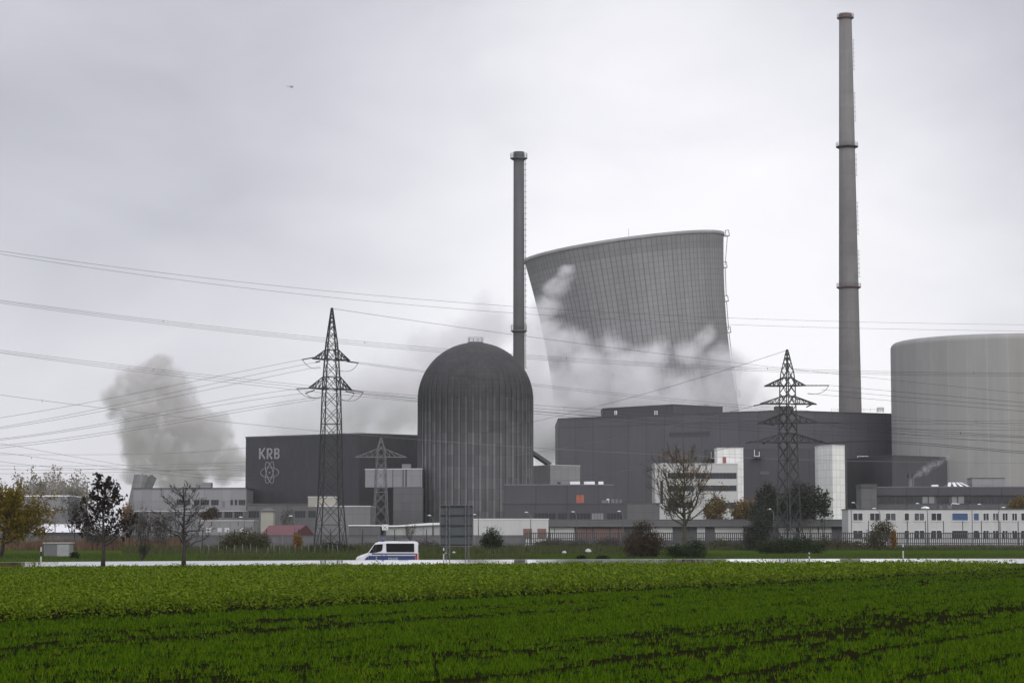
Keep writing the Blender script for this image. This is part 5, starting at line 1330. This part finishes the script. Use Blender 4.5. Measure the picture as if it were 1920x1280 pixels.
wires('wire from the left pylon lower crossarm down to the left edge', 'wires left of the lower crossarm', [
    [(556, 729), (359, 761), (201, 793), (0, 821), (-60, 828)], [(573, 737), (359, 768), (201, 797), (0, 823.5), (-60, 831)], [(589, 745), (359, 782), (201, 810), (0, 834), (-60, 840)], [(592, 749), (359, 787), (201, 815), (0, 838), (-60, 845)]], 328, 300)
wires('wire from the left pylon upper crossarm passing behind the dome to the right', 'wires right of the upper crossarm', [
    [(672, 680), (797, 694), (997, 719), (1280, 750), (1420, 762), (1700, 783), (1960, 800)], [(640, 678), (797, 697), (997, 722), (1280, 754), (1420, 767), (1700, 788), (1960, 806)]], 334, 620)
wires('wire from the left pylon lower crossarm passing behind the dome to the right', 'wires right of the lower crossarm', [
    [(681, 735), (782, 747), (1001, 770), (1240, 790), (1500, 806), (1960, 822)], [(664, 737), (782, 751), (1001, 775), (1240, 796), (1500, 812), (1960, 829)]], 334, 620, rad=.026)
wire([(624, 578), (960, 628), (1280, 668), (1500, 692), (1670, 713), (1960, 741)], 330, 560, 'single earth wire from the tip of the left pylon down to the right', None, .026)
wire([(-40, 736), (0, 740), (79, 749), (216, 767), (359, 784), (596, 808), (782, 824), (1000, 839), (1240, 851), (1500, 861), (1700, 866), (1960, 868)], 300, 430, 'single long wire passing in front of the lettered hall and the dome', None, .026, spacers=(79,), mat=MT['wire_pale'])
wire([(1478, 656), (1370, 690), (1250, 726), (1140, 757), (1000, 790), (900, 812)], 326, 590, 'single earth wire from the tip of the right pylon down to the left', None, .028)
wire([(1413, 761), (1300, 788), (1180, 815), (1002, 848), (900, 862)], 325, 590, 'wire from the second crossarm of the right pylon down behind the dome', None, .026, mat=MT['wire_pale'])
wire([(1398, 831), (1320, 850), (1240, 868), (1140, 888), (1000, 910)], 325, 540, 'wire from the lowest crossarm of the right pylon down past the upswept tree', None, .026, mat=MT['wire_pale'])
wires('wire leaving the top crossarm of the right pylon across the round reactor', 'wires right of the top crossarm', [
    [(1554, 722), (1670, 733), (1800, 744), (1920, 755), (1970, 759)], [(1540, 730), (1670, 742), (1800, 753), (1920, 762), (1970, 766)], [(1514, 737), (1670, 751), (1800, 761), (1920, 771), (1970, 775)]], 328, 300)
wires('wire leaving the third crossarm of the right pylon across the round reactor', 'wires right of the third crossarm', [
    [(1571, 792), (1670, 801), (1800, 811), (1920, 817), (1970, 820)], [(1571, 794), (1670, 806), (1800, 814), (1920, 820), (1970, 823)], [(1540, 795), (1670, 811), (1800, 822), (1920, 831), (1970, 834)]], 328, 300, spacers=(1801,))
wires('wire leaving the lowest crossarm of the right pylon across the round reactor', 'wires right of the lowest crossarm', [
    [(1552, 831), (1610, 825), (1670, 828), (1800, 837), (1920, 845), (1970, 849)], [(1552, 831), (1610, 828), (1670, 831), (1800, 840), (1920, 849), (1970, 853)]], 328, 300, rad=.03)
wires('faint wire low in the sky over the warehouse and workshop at the left', 'faint low wires at the left', [
    [(-30, 845), (0, 848), (172, 871), (295, 887), (470, 900)], [(-30, 826), (50, 838), (97, 850), (230, 871), (470, 892)], [(-30, 872), (160, 873), (300, 871), (470, 866)], [(-30, 852), (100, 852), (230, 851.5), (470, 838)],
    [(-30, 860), (60, 872), (200, 880), (470, 882)], [(-30, 888), (160, 886), (300, 883), (470, 876)], [(-30, 878), (160, 880), (300, 876), (470, 873)]], 520, 580, rad=.03)
# ------------------------------------------------------------------ police van
VX, VYc = XA(667.5, 217), 217.0
VZ = G(VX + 3, VYc) + .008
van = thing('police_van', 'white and blue police van driving to the left on the road', 'van', (VX + 2.95, VYc, VZ))
ST_ = [(0.0, .72, .36, .66), (.05, .92, .30, .84), (.18, 1.06, .27, .92), (.5, 1.20, .26, .97), (.9, 1.33, .26, .985), (1.16, 1.43, .26, .985), (1.5, 1.92, .26, .985), (1.86, 2.36, .26, .985), (2.15, 2.455, .26, .985), (2.8, 2.50, .26, .985),
       (4.2, 2.515, .26, .985), (5.5, 2.50, .28, .985), (5.78, 2.46, .30, .975), (5.86, 2.38, .34, .95), (5.9, 2.2, .4, .9)]
def vsec(zt, zb, hw):
    zbelt = min(1.28, zt - .24); zs_ = zt - .16; tum = max(0, zs_ - zbelt) * .085
    h = [(0, zb), (hw * .88, zb), (hw * .985, zb + .12), (hw, zb + .3 if zb + .3 < zbelt else zbelt - .02), (hw, zbelt), (hw - tum, zs_), (hw - tum - .05, zt - .055), (hw - tum - .19, zt), (0, zt + .025)]
    return h
def vy(x, z):
    x = min(max(x, 0), 5.9)
    for a, b in zip(ST_, ST_[1:]):
        if x <= b[0]:
            f = (x - a[0]) / (b[0] - a[0]); zt, zb, hw = (a[i] + (b[i] - a[i]) * f for i in (1, 2, 3)); break
    zbelt = min(1.28, zt - .24)
    if z <= zb + .12: return hw * (.88 + .105 * max(0, (z - zb) / .12))
    if z <= zbelt: return hw
    return hw - (min(z, zt - .16) - zbelt) * .085
mb = MB(); rings = []
for x, zt, zb, hw in ST_:
    h = vsec(zt, zb, hw); ring_ = [(x, -y, z) for y, z in h] + [(x, y, z) for y, z in h[-2:0:-1]]; rings.append(ring_)
nv = len(rings[0]); v = [Vector((VX + p[0], VYc + p[1], VZ + p[2])) for r_ in rings for p in r_]; fs = []
for j in range(len(rings) - 1):
    for i in range(nv): fs.append((j * nv + i, j * nv + (i + 1) % nv, (j + 1) * nv + (i + 1) % nv, (j + 1) * nv + i))
fs.append(tuple(range(nv))[::-1]); fs.append(tuple((len(rings) - 1) * nv + i for i in range(nv)))
mb.quads(v, fs, None, False)
M_VAN = NT('white_car_paint').bsdf((.62, .62, .63), .28, spec=.5, **{'Coat Weight': .5, 'Coat Roughness': .08})
M_VBLUE = NT('blue_car_paint').bsdf((.010, .026, .115), .3, spec=.5, **{'Coat Weight': .4, 'Coat Roughness': .1})
M_VG = NT('tinted_car_glass').bsdf((.006, .006, .007), .10, spec=.12)
M_SIL = NT('silver_band_paint').bsdf((.55, .55, .56), .35, spec=.5)
vb = mb.build('body', M_VAN, van)
bv = vb.modifiers.new('soft_edges', 'BEVEL'); bv.width = .025; bv.segments = 2; bv.limit_method = 'ANGLE'; bv.angle_limit = R(28)
def vpatch(name, poly, mat, out=.012, parent=None, both=True, nx=0):
    """flat piece following the van side; poly in (x, z)"""
    for sg in ((-1, 1) if both else (-1,)):
        mb = MB()
        if nx:                      # strip: poly = x0, x1, z0, z1
            x0, x1, za, zb_ = poly
            for i in range(nx):
                a, b = x0 + (x1 - x0) * i / nx, x0 + (x1 - x0) * (i + 1) / nx
                mb.face([(VX + x, VYc + sg * (vy(x, z) + out), VZ + z) for x, z in ((a, za), (b, za), (b, zb_), (a, zb_))])
        else: mb.face([(VX + x, VYc + sg * (vy(x, z) + out), VZ + z) for x, z in poly])
        o = mb.build(name, mat, parent or van)
        s_ = o.modifiers.new('thick', 'SOLIDIFY'); s_.thickness = .02; s_.offset = 0
    return o
vpatch('side_window', [(1.30, 1.42), (1.80, 2.20), (2.58, 2.26), (2.56, 1.78), (2.45, 1.58), (1.95, 1.46)], M_VG, .014)
vpatch('side_window', [(2.92, 1.55), (2.88, 2.28), (2.94, 2.31), (5.46, 2.31), (5.52, 2.27), (5.54, 1.55), (5.48, 1.50), (2.98, 1.50)], M_VG, .014)
vpatch('mirror_pillar', [(1.86, 1.46), (1.92, 2.2), (1.98, 2.2), (1.94, 1.46)], MT['black'], .02)
vpatch('blue_band', (1.55, 5.62, 1.27, 1.40), M_VBLUE, .010, nx=8)
vpatch('blue_band', (1.25, 5.62, .50, 1.165), M_VBLUE, .010, nx=10)
vpatch('blue_band', [(.85, .72), (1.0, .98), (1.24, 1.12), (1.24, .66)], M_VBLUE, .0105)
vpatch('silver_band', (.95, 5.62, 1.175, 1.25), M_SIL, .009, nx=10)
vpatch('tail_light', (5.64, 5.84, .74, 1.38), NT('red_lamp_glass').bsdf((.35, .015, .012), .2), .014, nx=1)
vpatch('headlight', [(.10, .74), (.13, .92), (.46, 1.10), (.50, .98), (.34, .80)], NT('clear_lamp_glass').bsdf((.6, .6, .62), .12), .016)
for x_ in (1.26, 2.68, 4.15): vpatch('door_seam', (x_, x_ + .018, .62, 1.45 if x_ < 2 else 2.34), MT['black'], .0035, nx=1)
vpatch('door_handle', (2.42, 2.60, 1.19, 1.225), MT['black'], .022, nx=1); vpatch('door_handle', (2.80, 2.98, 1.19, 1.225), MT['black'], .022, nx=1)
vpatch('sill_trim', (1.55, 4.2, .34, .46), MT['black'], .008, nx=4)
mb = MB(); za, zb_ = 1.47, 2.31; xa, xb = 1.17, 1.80
mb.face([(VX + xa + .03 - .02, VYc - .86, VZ + za), (VX + xa + .03 - .02, VYc + .86, VZ + za), (VX + xb - .02, VYc + .74, VZ + zb_), (VX + xb - .02, VYc - .74, VZ + zb_)]); o = mb.build('windscreen', M_VG, van)
s_ = o.modifiers.new('thick', 'SOLIDIFY'); s_.thickness = .03; s_.offset = 0
mb = MB(); mb.face([(VX + 5.925, VYc + y, VZ + z) for y, z in ((-.72, 1.5), (.72, 1.5), (.66, 2.18), (-.66, 2.18))]); o = mb.build('rear_window', M_VG, van); s_ = o.modifiers.new('thick', 'SOLIDIFY'); s_.thickness = .03
mb = MB(); mb.box((VX + .03, VYc, VZ + .50), (.12, 1.66, .26)); mb.build('bumper', MT['black'], van)
mb = MB(); mb.box((VX + .09, VYc, VZ + .80), (.10, 1.1, .22)); mb.build('grille', MT['black'], van)
mb = MB(); mb.box((VX + 2.55, VYc, VZ + 2.57), (.30, 1.2, .10)); mb.build('light_bar_base', MT['black'], van)
for y in (-.4, .4):
    mb = MB(); mb.lathe((VX + 2.55, VYc + y, VZ + 2.62), [(.13, 0), (.13, .12), (.09, .16), (.02, .17)], 12); mb.build('blue_light', NT('blue_lamp_glass').bsdf((.03, .08, .35), .15), van)
mb = MB(); mb.quads([Vector((VX + x, VYc + y, VZ + z)) for y in (-.55, .55) for x, z in ((3.95, 2.52), (5.02, 2.52), (4.88, 2.72), (4.12, 2.72))], [(0, 1, 2, 3), (7, 6, 5, 4), (0, 4, 5, 1), (1, 5, 6, 2), (2, 6, 7, 3), (3, 7, 4, 0)]); mb.build('roof_box', MT['rail'], van)
mb = MB(); mb.box((VX + 5.75, VYc, VZ + 2.56), (.2, .9, .08)); mb.build('rear_light_bar', MT['black'], van)
for sg in (-1, 1):
    mb = MB(); mb.box((VX + 1.72, VYc + sg * 1.13, VZ + 1.68), (.14, .22, .36)); mb.bar((VX + 1.75, VYc + sg * .9, VZ + 1.55), (VX + 1.74, VYc + sg * 1.1, VZ + 1.58), .06); mb.build('mirror', MT['black'], van)
    for x in (1.05, 4.75):
        def yl(prof, mat, name, par):
            mb = MB(); c = (0, 0, 0); mb.lathe(c, prof, 28)
            mb.v = [(VX + x + p[0], VYc + sg * (.78 + p[2]), VZ + .34 + p[1]) for p in mb.v]; return mb.build(name, mat, par)
        wh = yl([(.06, .2), (.20, .2), (.22, -.02), (.06, -.05)], M_SIL, 'wheel', van)
        yl([(.22, .16), (.24, .21), (.31, .21), (.34, .17), (.34, -.04), (.31, -.06), (.22, -.04)], MT['black'], 'tyre', wh)
        yl([(.345, .19), (.40, .213), (.40, .225), (.345, .225)], M_VAN, 'wheel_arch', van)
fc_ = bpy.data.curves.new('lettering', 'FONT'); fc_.body = 'POLIZEI'; fc_.size = .27; fc_.extrude = .004; fc_.align_x = 'CENTER'
ft = bpy.data.objects.new('lettering', fc_); COL.objects.link(ft); dg_ = bpy.context.evaluated_depsgraph_get(); lm_ = bpy.data.meshes.new_from_object(ft.evaluated_get(dg_)); bpy.data.objects.remove(ft)
ft = bpy.data.objects.new('lettering', lm_); COL.objects.link(ft); ft.parent = van; lm_.materials.clear()
ft.location = (VX + 3.55 - ORI[van].x, -(.985 + .024), .80); ft.rotation_euler = (PI / 2, 0, 0); lm_.materials.append(M_SIL)

# ------------------------------------------------------------------ road furniture
SY = 205.6
sg_ = thing('road_sign', 'large road sign seen from behind, dark panels in a pale rim on two posts', 'road sign', (XA(856, SY), SY, G(XA(856, SY), SY)))
sx0, sx1, sz1, sz0 = XA(825, SY), XA(887, SY), ZA(946.5, SY), ZA(1023.5, SY)
zg = G(XA(856, SY), SY)
M_SB = M_basic('grey_sign_back', (.060, .068, .072), .5, .12, .8)
for i in range(4):
    a, b = sz0 + (sz1 - sz0) * i / 4, sz0 + (sz1 - sz0) * (i + 1) / 4
    mb = MB(); mb.box(((sx0 + sx1) / 2, SY, (a + b) / 2), (sx1 - sx0 - .06, .03, b - a - .04)); mb.build('panel', M_SB, sg_)
mb = MB(); r_ = .18; pts = []
for cx_, cz_, a0 in ((sx1 - r_, sz1 - r_, 0), (sx0 + r_, sz1 - r_, 90), (sx0 + r_, sz0 + r_, 180), (sx1 - r_, sz0 + r_, 270)):
    for k in range(5): t_ = R(a0 + 22.5 * k); pts.append((cx_ + r_ * math.cos(t_), SY - .02, cz_ + r_ * math.sin(t_)))
for a, b in zip(pts, pts[1:] + pts[:1]): mb.bar(a, b, .07, .05)
mb.build('rim', MT['galv'], sg_)
for i in range(5):
    z = sz0 + (sz1 - sz0) * i / 4; z = min(max(z, sz0 + .12), sz1 - .12)
    mb = MB(); mb.box(((sx0 + sx1) / 2, SY - .06, z), (sx1 - sx0 - .1, .08, .12)); mb.build('crossbar', MT['black'], sg_)
for px in (840, 876):
    x = XA(px, SY); mb = MB()
    for dx in (-.16, .16): mb.bar((x + dx, SY - .14, zg - .2), (x + dx, SY - .14, sz1 + .05), .065)
    n_ = 14
    for k in range(n_):
        a, b = zg + (sz1 - zg) * k / n_, zg + (sz1 - zg) * (k + 1) / n_; s_ = 1 if k % 2 else -1
        mb.bar((x - .16 * s_, SY - .14, a), (x + .16 * s_, SY - .14, b), .03)
    mb.build('post', MT['rail'], sg_)
M_DEL = M_basic('grimy_white_plastic', (.42, .42, .41), .5, .2, 3)
def delineator(label, px, ytop, Y):
    x = XA(px, Y); z0 = G(x, Y); h = ZA(ytop, Y) - z0
    t = thing('delineator_post', label, 'delineator post', (x, Y, z0), 'roadside delineator posts')
    mb = MB(); mb.prism([(x - .06, Y - .05), (x + .06, Y - .05), (x + .045, Y + .06), (x - .045, Y + .06)], z0 - .2, z0 + h); mb.build('post', M_DEL, t)
    mb = MB(); mb.prism([(x - .064, Y - .054), (x + .064, Y - .054), (x + .05, Y + .064), (x - .05, Y + .064)], z0 + h * .55, z0 + h * .78); mb.build('band', MT['black'], t)
delineator('white delineator post with black band between the thicket and the cover crop', 1517, 1035, 205)
delineator('white delineator post with black band near the right end of the road', 1693, 1018.5, 204.6)
delineator('white delineator post with black band below the transformer hut', 77.5, 1025, 194.2)
delineator('white delineator post with black band at the foot of the road sign', 832, 1026.5, 204.8)
delineator('short dark delineator post in front of the van wheel', 706, 1043, 204.2)
for px, py, w_, lb_ in ((1058, 1034, 10, 'small white domed cover on the grass, further from the reddish bush'), (1103, 1031, 14, 'larger white domed cover on the grass beside the reddish bush'),
                        (836, 1036, 5, 'small white cap on a stake under the back of the road sign, leftmost'), (843, 1038, 4, 'tiny white cap on a stake under the back of the road sign, middle'), (851, 1034.5, 7, 'biggest white cap on a stake under the back of the road sign, rightmost')):
    Y = 300; c = W(px, py, Y); r_ = w_ / 2 * Y / F * .85; zg_ = G(c.x, Y)
    t = thing('white_cover', lb_, 'cover', (c.x, Y, zg_), 'white covers on the verge')
    mb = MB(); mb.lathe((c.x, Y, c.z - r_ * .5), [(r_, 0), (r_ * .92, r_ * .45), (r_ * .6, r_ * .85), (.01, r_)], 16); mb.build('cap', M_DEL, t)
    mb = MB(); mb.lathe((c.x, Y, zg_ - .05), [(r_ * .3, 0), (r_ * .3, c.z - r_ * .5 - zg_ + .05)], 8); mb.build('stem', MT['rail'], t)
# boundary board
cx = W(722, 988, 436); t = thing('crossed_board', 'small white board with a black diagonal cross above the fence', 'sign', (cx.x, 436, 0))
mb = MB(); mb.box((cx.x, 436, cx.z), (1.15, .06, 1.05)); mb.build('board', MT['white_paint'], t)
mb = MB(); mb.bar((cx.x - .42, 435.94, cx.z - .38), (cx.x + .42, 435.94, cx.z + .38), .15, .04); mb.build('stroke', MT['black'], t)
mb = MB(); mb.bar((cx.x - .42, 435.93, cx.z + .38), (cx.x + .42, 435.93, cx.z - .38), .15, .04); mb.build('stroke', MT['black'], t)
mb = MB(); mb.bar((cx.x, 436.1, -.1), (cx.x, 436.1, cx.z + .4), .1); mb.build('post', MT['rail'], t)
# tree stakes on the verge
rg_ = random.Random(4)
for px in (481, 503, 508, 514, 525, 536, 543, 553, 566, 579, 590, 602, 615, 624, 633, 376, 392, 410, 425, 440, 455, 470):
    Y = 300 + rg_.uniform(-14, 14); x = XA(px, Y); z0 = G(x, Y); h = rg_.uniform(1.0, 1.5)
    mb = MB(); mb.tube([(x, Y, z0 - .1), (x + rg_.uniform(-.05, .05), Y, z0 + h)], [.045, .04], 6)
    o = mb.build('tree_stake', MT['rail'], None, 'thin pale wooden stake standing in the row on the verge left of the van', loc=(x, Y, z0)); tag(o, None, 'stake', 'stakes along the verge')
# lamps on the plant's inner road
def lamp(label, px, ytop, Y, dx, h2=1.1):
    x = XA(px, Y); zt = ZA(ytop, Y); t = thing('street_lamp', label, 'street lamp', (x, Y, 0), 'lamps along the plant fence')
    s = 1 if dx > 0 else -1; L_ = abs(dx) * Y / F
    mb = MB(); mb.tube([(x, Y, -.1), (x, Y, zt - h2), (x + s * L_ * .15, Y, zt - h2 * .5), (x + s * L_ * .8, Y, zt - .05)], [.10, .075, .06, .05], 7); mb.build('pole', MT['galv'], t)
    mb = MB(); mb.lathe((0, 0, 0), [(.02, -.09), (.16, -.05), (.19, .02), (.1, .1), (.01, .12)], 12)
    mb.v = [(x + s * L_ * .8 + p[0] * 2.2 + s * .25, Y + p[1], zt + p[2]) for p in mb.v]; mb.build('lamp_head', MT['white_paint'], t)
for lb_, px, yt, Y, dx in (('curved street lamp beside the white store with brown doors', 995, 960, 476, -7), ('street lamp in front of the service building windows', 1081, 959, 492, -5), ('street lamp below the left corner of the white office block', 1168, 958, 492, -6),
        ('street lamp between the evergreen and the yellow shrub', 1451, 954, 478, -7), ('street lamp at the left corner of the container offices', 1609, 942, 490, -8), ('street lamp above the middle of the container offices', 1729, 943.5, 490, -7), ('street lamp above the right half of the container offices', 1846, 945, 490, -8),
        ('leaning lamp pole before the second container office window', 1651, 953, 446, -11), ('lamp pole before the container office window with downpipe box', 1740, 951, 446, -6), ('lamp pole bent right in front of the right container offices', 1873, 951, 446, 9),
        ('lamp pole at the left in front of the pale warehouse', 103, 956, 470, -5), ('lamp pole in front of the flat pale store', 458, 969, 470, -6), ('lamp pole in front of the yellow hut and the bare hall tree', 552, 967, 470, -6), ('lamp pole right of the back of the road sign', 897, 964, 470, -7), ('lamp pole in front of the dome left of the road sign', 812, 966, 470, -6)):
    lamp(lb_, px, yt, Y, dx)
x = XA(162, 560); zt = ZA(904, 560); t = thing('floodlight_mast', 'dark T shaped floodlight mast beside the blackish leaved tree', 'floodlight mast', (x, 560, 0))
mb = MB(); mb.tube([(x, 560, 0), (x, 560, zt)], [.16, .1], 8); mb.build('mast', MT['steel_dark'], t)
mb = MB(); mb.box((x, 560, zt), (1.3, .2, .14)); mb.build('crossbar', MT['steel_dark'], t)
for dx in (-.5, .5): mb = MB(); mb.box((x + dx, 559.85, zt + .12), (.4, .25, .2)); mb.build('floodlight', MT['rail'], t)

# ------------------------------------------------------------------ helicopter far off
hc = W(545, 163, 2350); HK = .68
t = thing('helicopter', 'tiny grey helicopter flying far off in the upper left sky', 'helicopter', tuple(hc))
MH = M_basic('grey_helicopter_paint', (.22, .22, .24), .4, .1, .5)
mb = MB(); mb.lathe((0, 0, 0), [(.05, -3.0), (.75, -2.6), (1.05, -1.4), (1.15, 0), (1.0, 1.4), (.6, 2.4), (.25, 2.9)], 16); mb.v = [(hc.x + 1.6 - p[2], hc.y + p[0], hc.z + p[1] * 1.05) for p in mb.v]; fz_ = mb.build('fuselage', MH, t)
mb = MB(); mb.tube([(hc.x - .6, hc.y, hc.z + .35), (hc.x - 5.6, hc.y, hc.z + .55)], [.5, .2], 8); mb.build('tail_boom', MH, t)
mb = MB(); mb.prism([(hc.x - 6.3, hc.y - .06), (hc.x - 5.3, hc.y - .06), (hc.x - 5.3, hc.y + .06), (hc.x - 6.3, hc.y + .06)], hc.z + .2, hc.z + 2.0); mb.build('tail_fin', MH, t)
mb = MB(); mb.tube([(hc.x + 1, hc.y, hc.z + 1.0), (hc.x + 1, hc.y, hc.z + 1.75)], .14, 6); rt = mb.build('rotor_mast', MH, t)
for k in range(4):
    a = R(20 + 90 * k); mb = MB(); mb.bar((hc.x + 1, hc.y, hc.z + 1.7), (hc.x + 1 + 5 * math.cos(a), hc.y + 5 * math.sin(a), hc.z + 1.72), .28, .05); mb.build('rotor_blade', MT['rail'], t)
for s in (-1, 1):
    mb = MB(); mb.tube([(hc.x - .8, hc.y + s * .95, hc.z - 1.55), (hc.x + 2.8, hc.y + s * .95, hc.z - 1.55)], .08, 6)
    for x_ in (0, 2): mb.bar((hc.x + x_, hc.y + s * .95, hc.z - 1.55), (hc.x + x_, hc.y + s * .5, hc.z - .8), .1)
    mb.build('skid', MT['rail'], t)

for o_ in [x for x in bpy.data.objects if x.parent == t]: o_.data.transform(Matrix.Scale(HK, 4))
# ------------------------------------------------------------------ smoke and dust
def smoke(name, label, blobs, dens, col, nscale, namp, gain, step, absorb=None, sq=1.0, cat='dust cloud', group=None, aniso=0.0, loc=None, soft=.35, warp=.9, hull=1.18, curl=1.6):
    """blobs: (px, py, Y, radius in photo pixels[, depth factor]); real volume filled with billowing density inside a lumpy hull"""
    B = []
    for b in blobs:
        px, py, Y, r_ = b[:4]; c = W(px, py, Y); B.append((c, r_ * Y / F, b[4] if len(b) > 4 else 1.0, b[5] if len(b) > 5 else 1.0))
    c0 = sum((b[0] for b in B), Vector()) / len(B)
    import bmesh
    bm = bmesh.new()
    for c, r_, k, zz in B:
        bmesh.ops.create_icosphere(bm, subdivisions=3, radius=1.0, matrix=Matrix.Translation(c - c0) @ Matrix.Diagonal((r_ * hull, r_ * k * hull, r_ * zz * hull, 1)))
    me = bpy.data.meshes.new(name); bm.to_mesh(me); bm.free()
    tmp = bpy.data.objects.new('tmp', me); COL.objects.link(tmp)
    md = tmp.modifiers.new('remesh', 'REMESH'); md.mode = 'VOXEL'; md.voxel_size = max(.8, min(b[1] for b in B) / 4)
    dg = bpy.context.evaluated_depsgraph_get()
    me2 = bpy.data.meshes.new_from_object(tmp.evaluated_get(dg)); bpy.data.objects.remove(tmp)
    o = bpy.data.objects.new(name, me2); COL.objects.link(o); o.location = c0
    tag(o, label, cat, group)
    m = NT(name + '_volume')
    P_ = m.n('ShaderNodeTexCoord').outputs['Object']
    w1_ = m.n('ShaderNodeTexNoise', {'Vector': P_, 'Scale': nscale * .55, 'Detail': 4.0, 'Roughness': .62}).outputs['Color']
    w1_ = m.n('ShaderNodeVectorMath', {0: w1_, 1: (.5, .5, .5)}, operation='SUBTRACT').outputs[0]
    w1_ = m.n('ShaderNodeVectorMath', {0: w1_}, operation='SCALE'); w1_.inputs['Scale'].default_value = warp / nscale
    PW = m.n('ShaderNodeVectorMath', {0: P_, 1: w1_.outputs[0]}, operation='ADD').outputs[0]
    wn = m.n('ShaderNodeTexNoise', {'Vector': P_, 'Scale': nscale, 'Detail': 5.0, 'Roughness': .6, 'Distortion': .25}).outputs[0]
    acc = None
    for c, r_, k, zz in B:
        q = c - c0
        if k == 1.0 and zz == 1.0:
            d = m.n('ShaderNodeVectorMath', {0: PW, 1: q}, operation='DISTANCE').outputs['Value']
            f = m.math('SUBTRACT', 1.0, m.math('DIVIDE', d, r_))
        else:
            s_ = m.n('ShaderNodeVectorMath', {0: PW, 1: q}, operation='SUBTRACT').outputs[0]
            s_ = m.n('ShaderNodeVectorMath', {0: s_, 1: (1 / r_, 1 / (r_ * k), 1 / (r_ * zz))}, operation='MULTIPLY').outputs[0]
            f = m.math('SUBTRACT', 1.0, m.n('ShaderNodeVectorMath', {0: s_}, operation='LENGTH').outputs['Value'])
        acc = f if acc is None else m.n('ShaderNodeMath', {0: acc, 1: f, 2: .12}, operation='SMOOTH_MAX').outputs[0]
    v = m.math('ADD', m.math('MULTIPLY', acc, gain), m.math('MULTIPLY', m.math('SUBTRACT', wn, .5 + .22 / namp), namp))
    v = m.n('ShaderNodeMapRange', {0: v, 1: 0.0, 2: soft, 3: 0.0, 4: dens}, clamp=True, interpolation_type='SMOOTHSTEP').outputs[0]
    if curl:        # finer curls inside the billows
        n3 = m.n('ShaderNodeTexNoise', {'Vector': PW, 'Scale': nscale * 2.6, 'Detail': 5.0, 'Roughness': .62}).outputs[0]
        v = m.math('MULTIPLY', v, m.n('ShaderNodeMapRange', {0: n3, 1: .36, 2: .64, 3: 1.72 - curl, 4: curl}).outputs[0])
    pv = m.n('ShaderNodeVolumePrincipled', {'Color': (*col, 1), 'Density': v, 'Anisotropy': aniso})
    m.t.links.new(pv.outputs[0], m.out.inputs['Volume'])
    try: m.m.cycles.volume_step_rate = step
    except Exception as e_: print('step', e_)
    me2.materials.clear(); me2.materials.append(m.m)
    return o
smoke('dust_column', 'dense grey dust column boiling up left of the lettered hall',
      [(292, 692, 905, 40), (262, 722, 905, 58), (322, 742, 908, 66), (226, 758, 902, 46), (265, 790, 903, 70), (345, 795, 908, 72), (268, 840, 905, 54), (318, 850, 908, 56), (262, 885, 905, 40), (398, 815, 912, 54), (425, 870, 914, 54), (350, 895, 912, 56), (375, 850, 910, 58)],
      .22, (.82, .808, .795), .08, 2.3, 2.0, .2, soft=.7, warp=1.1, hull=1.2)
smoke('dust_cloud', 'huge pale dust cloud rolling across behind the dome and up the falling cooling tower',
      [(560, 810, 905, 92), (660, 770, 905, 100), (760, 750, 900, 120), (850, 680, 895, 112), (900, 615, 895, 84), (960, 760, 890, 130), (1000, 650, 884, 84), (1015, 625, 879, 62), (1024, 580, 879, 48), (1040, 540, 879, 36), (1050, 508, 880, 24), (1000, 675, 874, 60), (1000, 725, 870, 82), (1012, 790, 868, 86), (1090, 690, 879, 92), (1060, 660, 877, 70), (1100, 735, 880, 108), (1060, 800, 885, 110),
       (1190, 735, 878, 104), (1180, 820, 880, 110), (1145, 640, 880, 42), (1240, 665, 878, 46), (1280, 760, 884, 100), (1350, 740, 893, 84), (1310, 665, 884, 52), (1336, 628, 886, 36), (1375, 690, 890, 56), (1410, 770, 900, 74), (1455, 790, 905, 56)],
      .22, (.965, .96, .965), .058, 2.8, 2.0, .1, soft=2.0, warp=1.5, hull=1.3, curl=1.4)
smoke('dust_bank', 'low pale bank of dust drifting behind the lettered hall, between left dust column and dome', [(500, 820, 950, 70), (560, 790, 950, 90), (640, 760, 950, 100), (720, 740, 948, 110), (790, 720, 946, 120), (680, 830, 950, 110), (600, 850, 950, 100), (850, 660, 944, 90)],
      .03, (.955, .95, .955), .045, 1.6, 1.8, .1, soft=1.2, warp=1.3, hull=1.25, curl=1.2)
smoke('ground_dust', 'low drifting dust in front of the dusty autumn trees at the far left', [(55, 920, 770, 38), (95, 905, 772, 42), (145, 908, 775, 40), (200, 912, 790, 34), (110, 935, 770, 44), (30, 935, 770, 30)], .04, (.9, .895, .89), .11, 2.4, 1.7, .3, soft=1.0, warp=1.3, hull=1.25)
smoke('steam_puff', 'thin wisp of steam drifting right from the exhaust stack', [(1715, 893, 562, 7), (1721, 889, 562, 9), (1728, 884, 562, 11), (1735, 880, 562, 12), (1743, 875, 562, 12), (1751, 870, 562, 12), (1759, 866, 562, 11), (1767, 862, 562, 10), (1775, 859, 562, 8)], .26, (.95, .95, .95), .8, 3.2, 1.7, .3, soft=1.5, warp=1.6, hull=1.5, cat='steam')
# ------------------------------------------------------------------ wet autumn air
mb = MB(); mb.box((0, 1950, 258), (5100, 4300, 522)); m = NT('damp_air')
pv = m.n('ShaderNodeVolumePrincipled', {'Color': (.93, .94, .97, 1), 'Density': .00006, 'Anisotropy': .0}); m.t.links.new(pv.outputs[0], m.out.inputs['Volume'])
tag(mb.build('haze', m.m), kind='stuff')
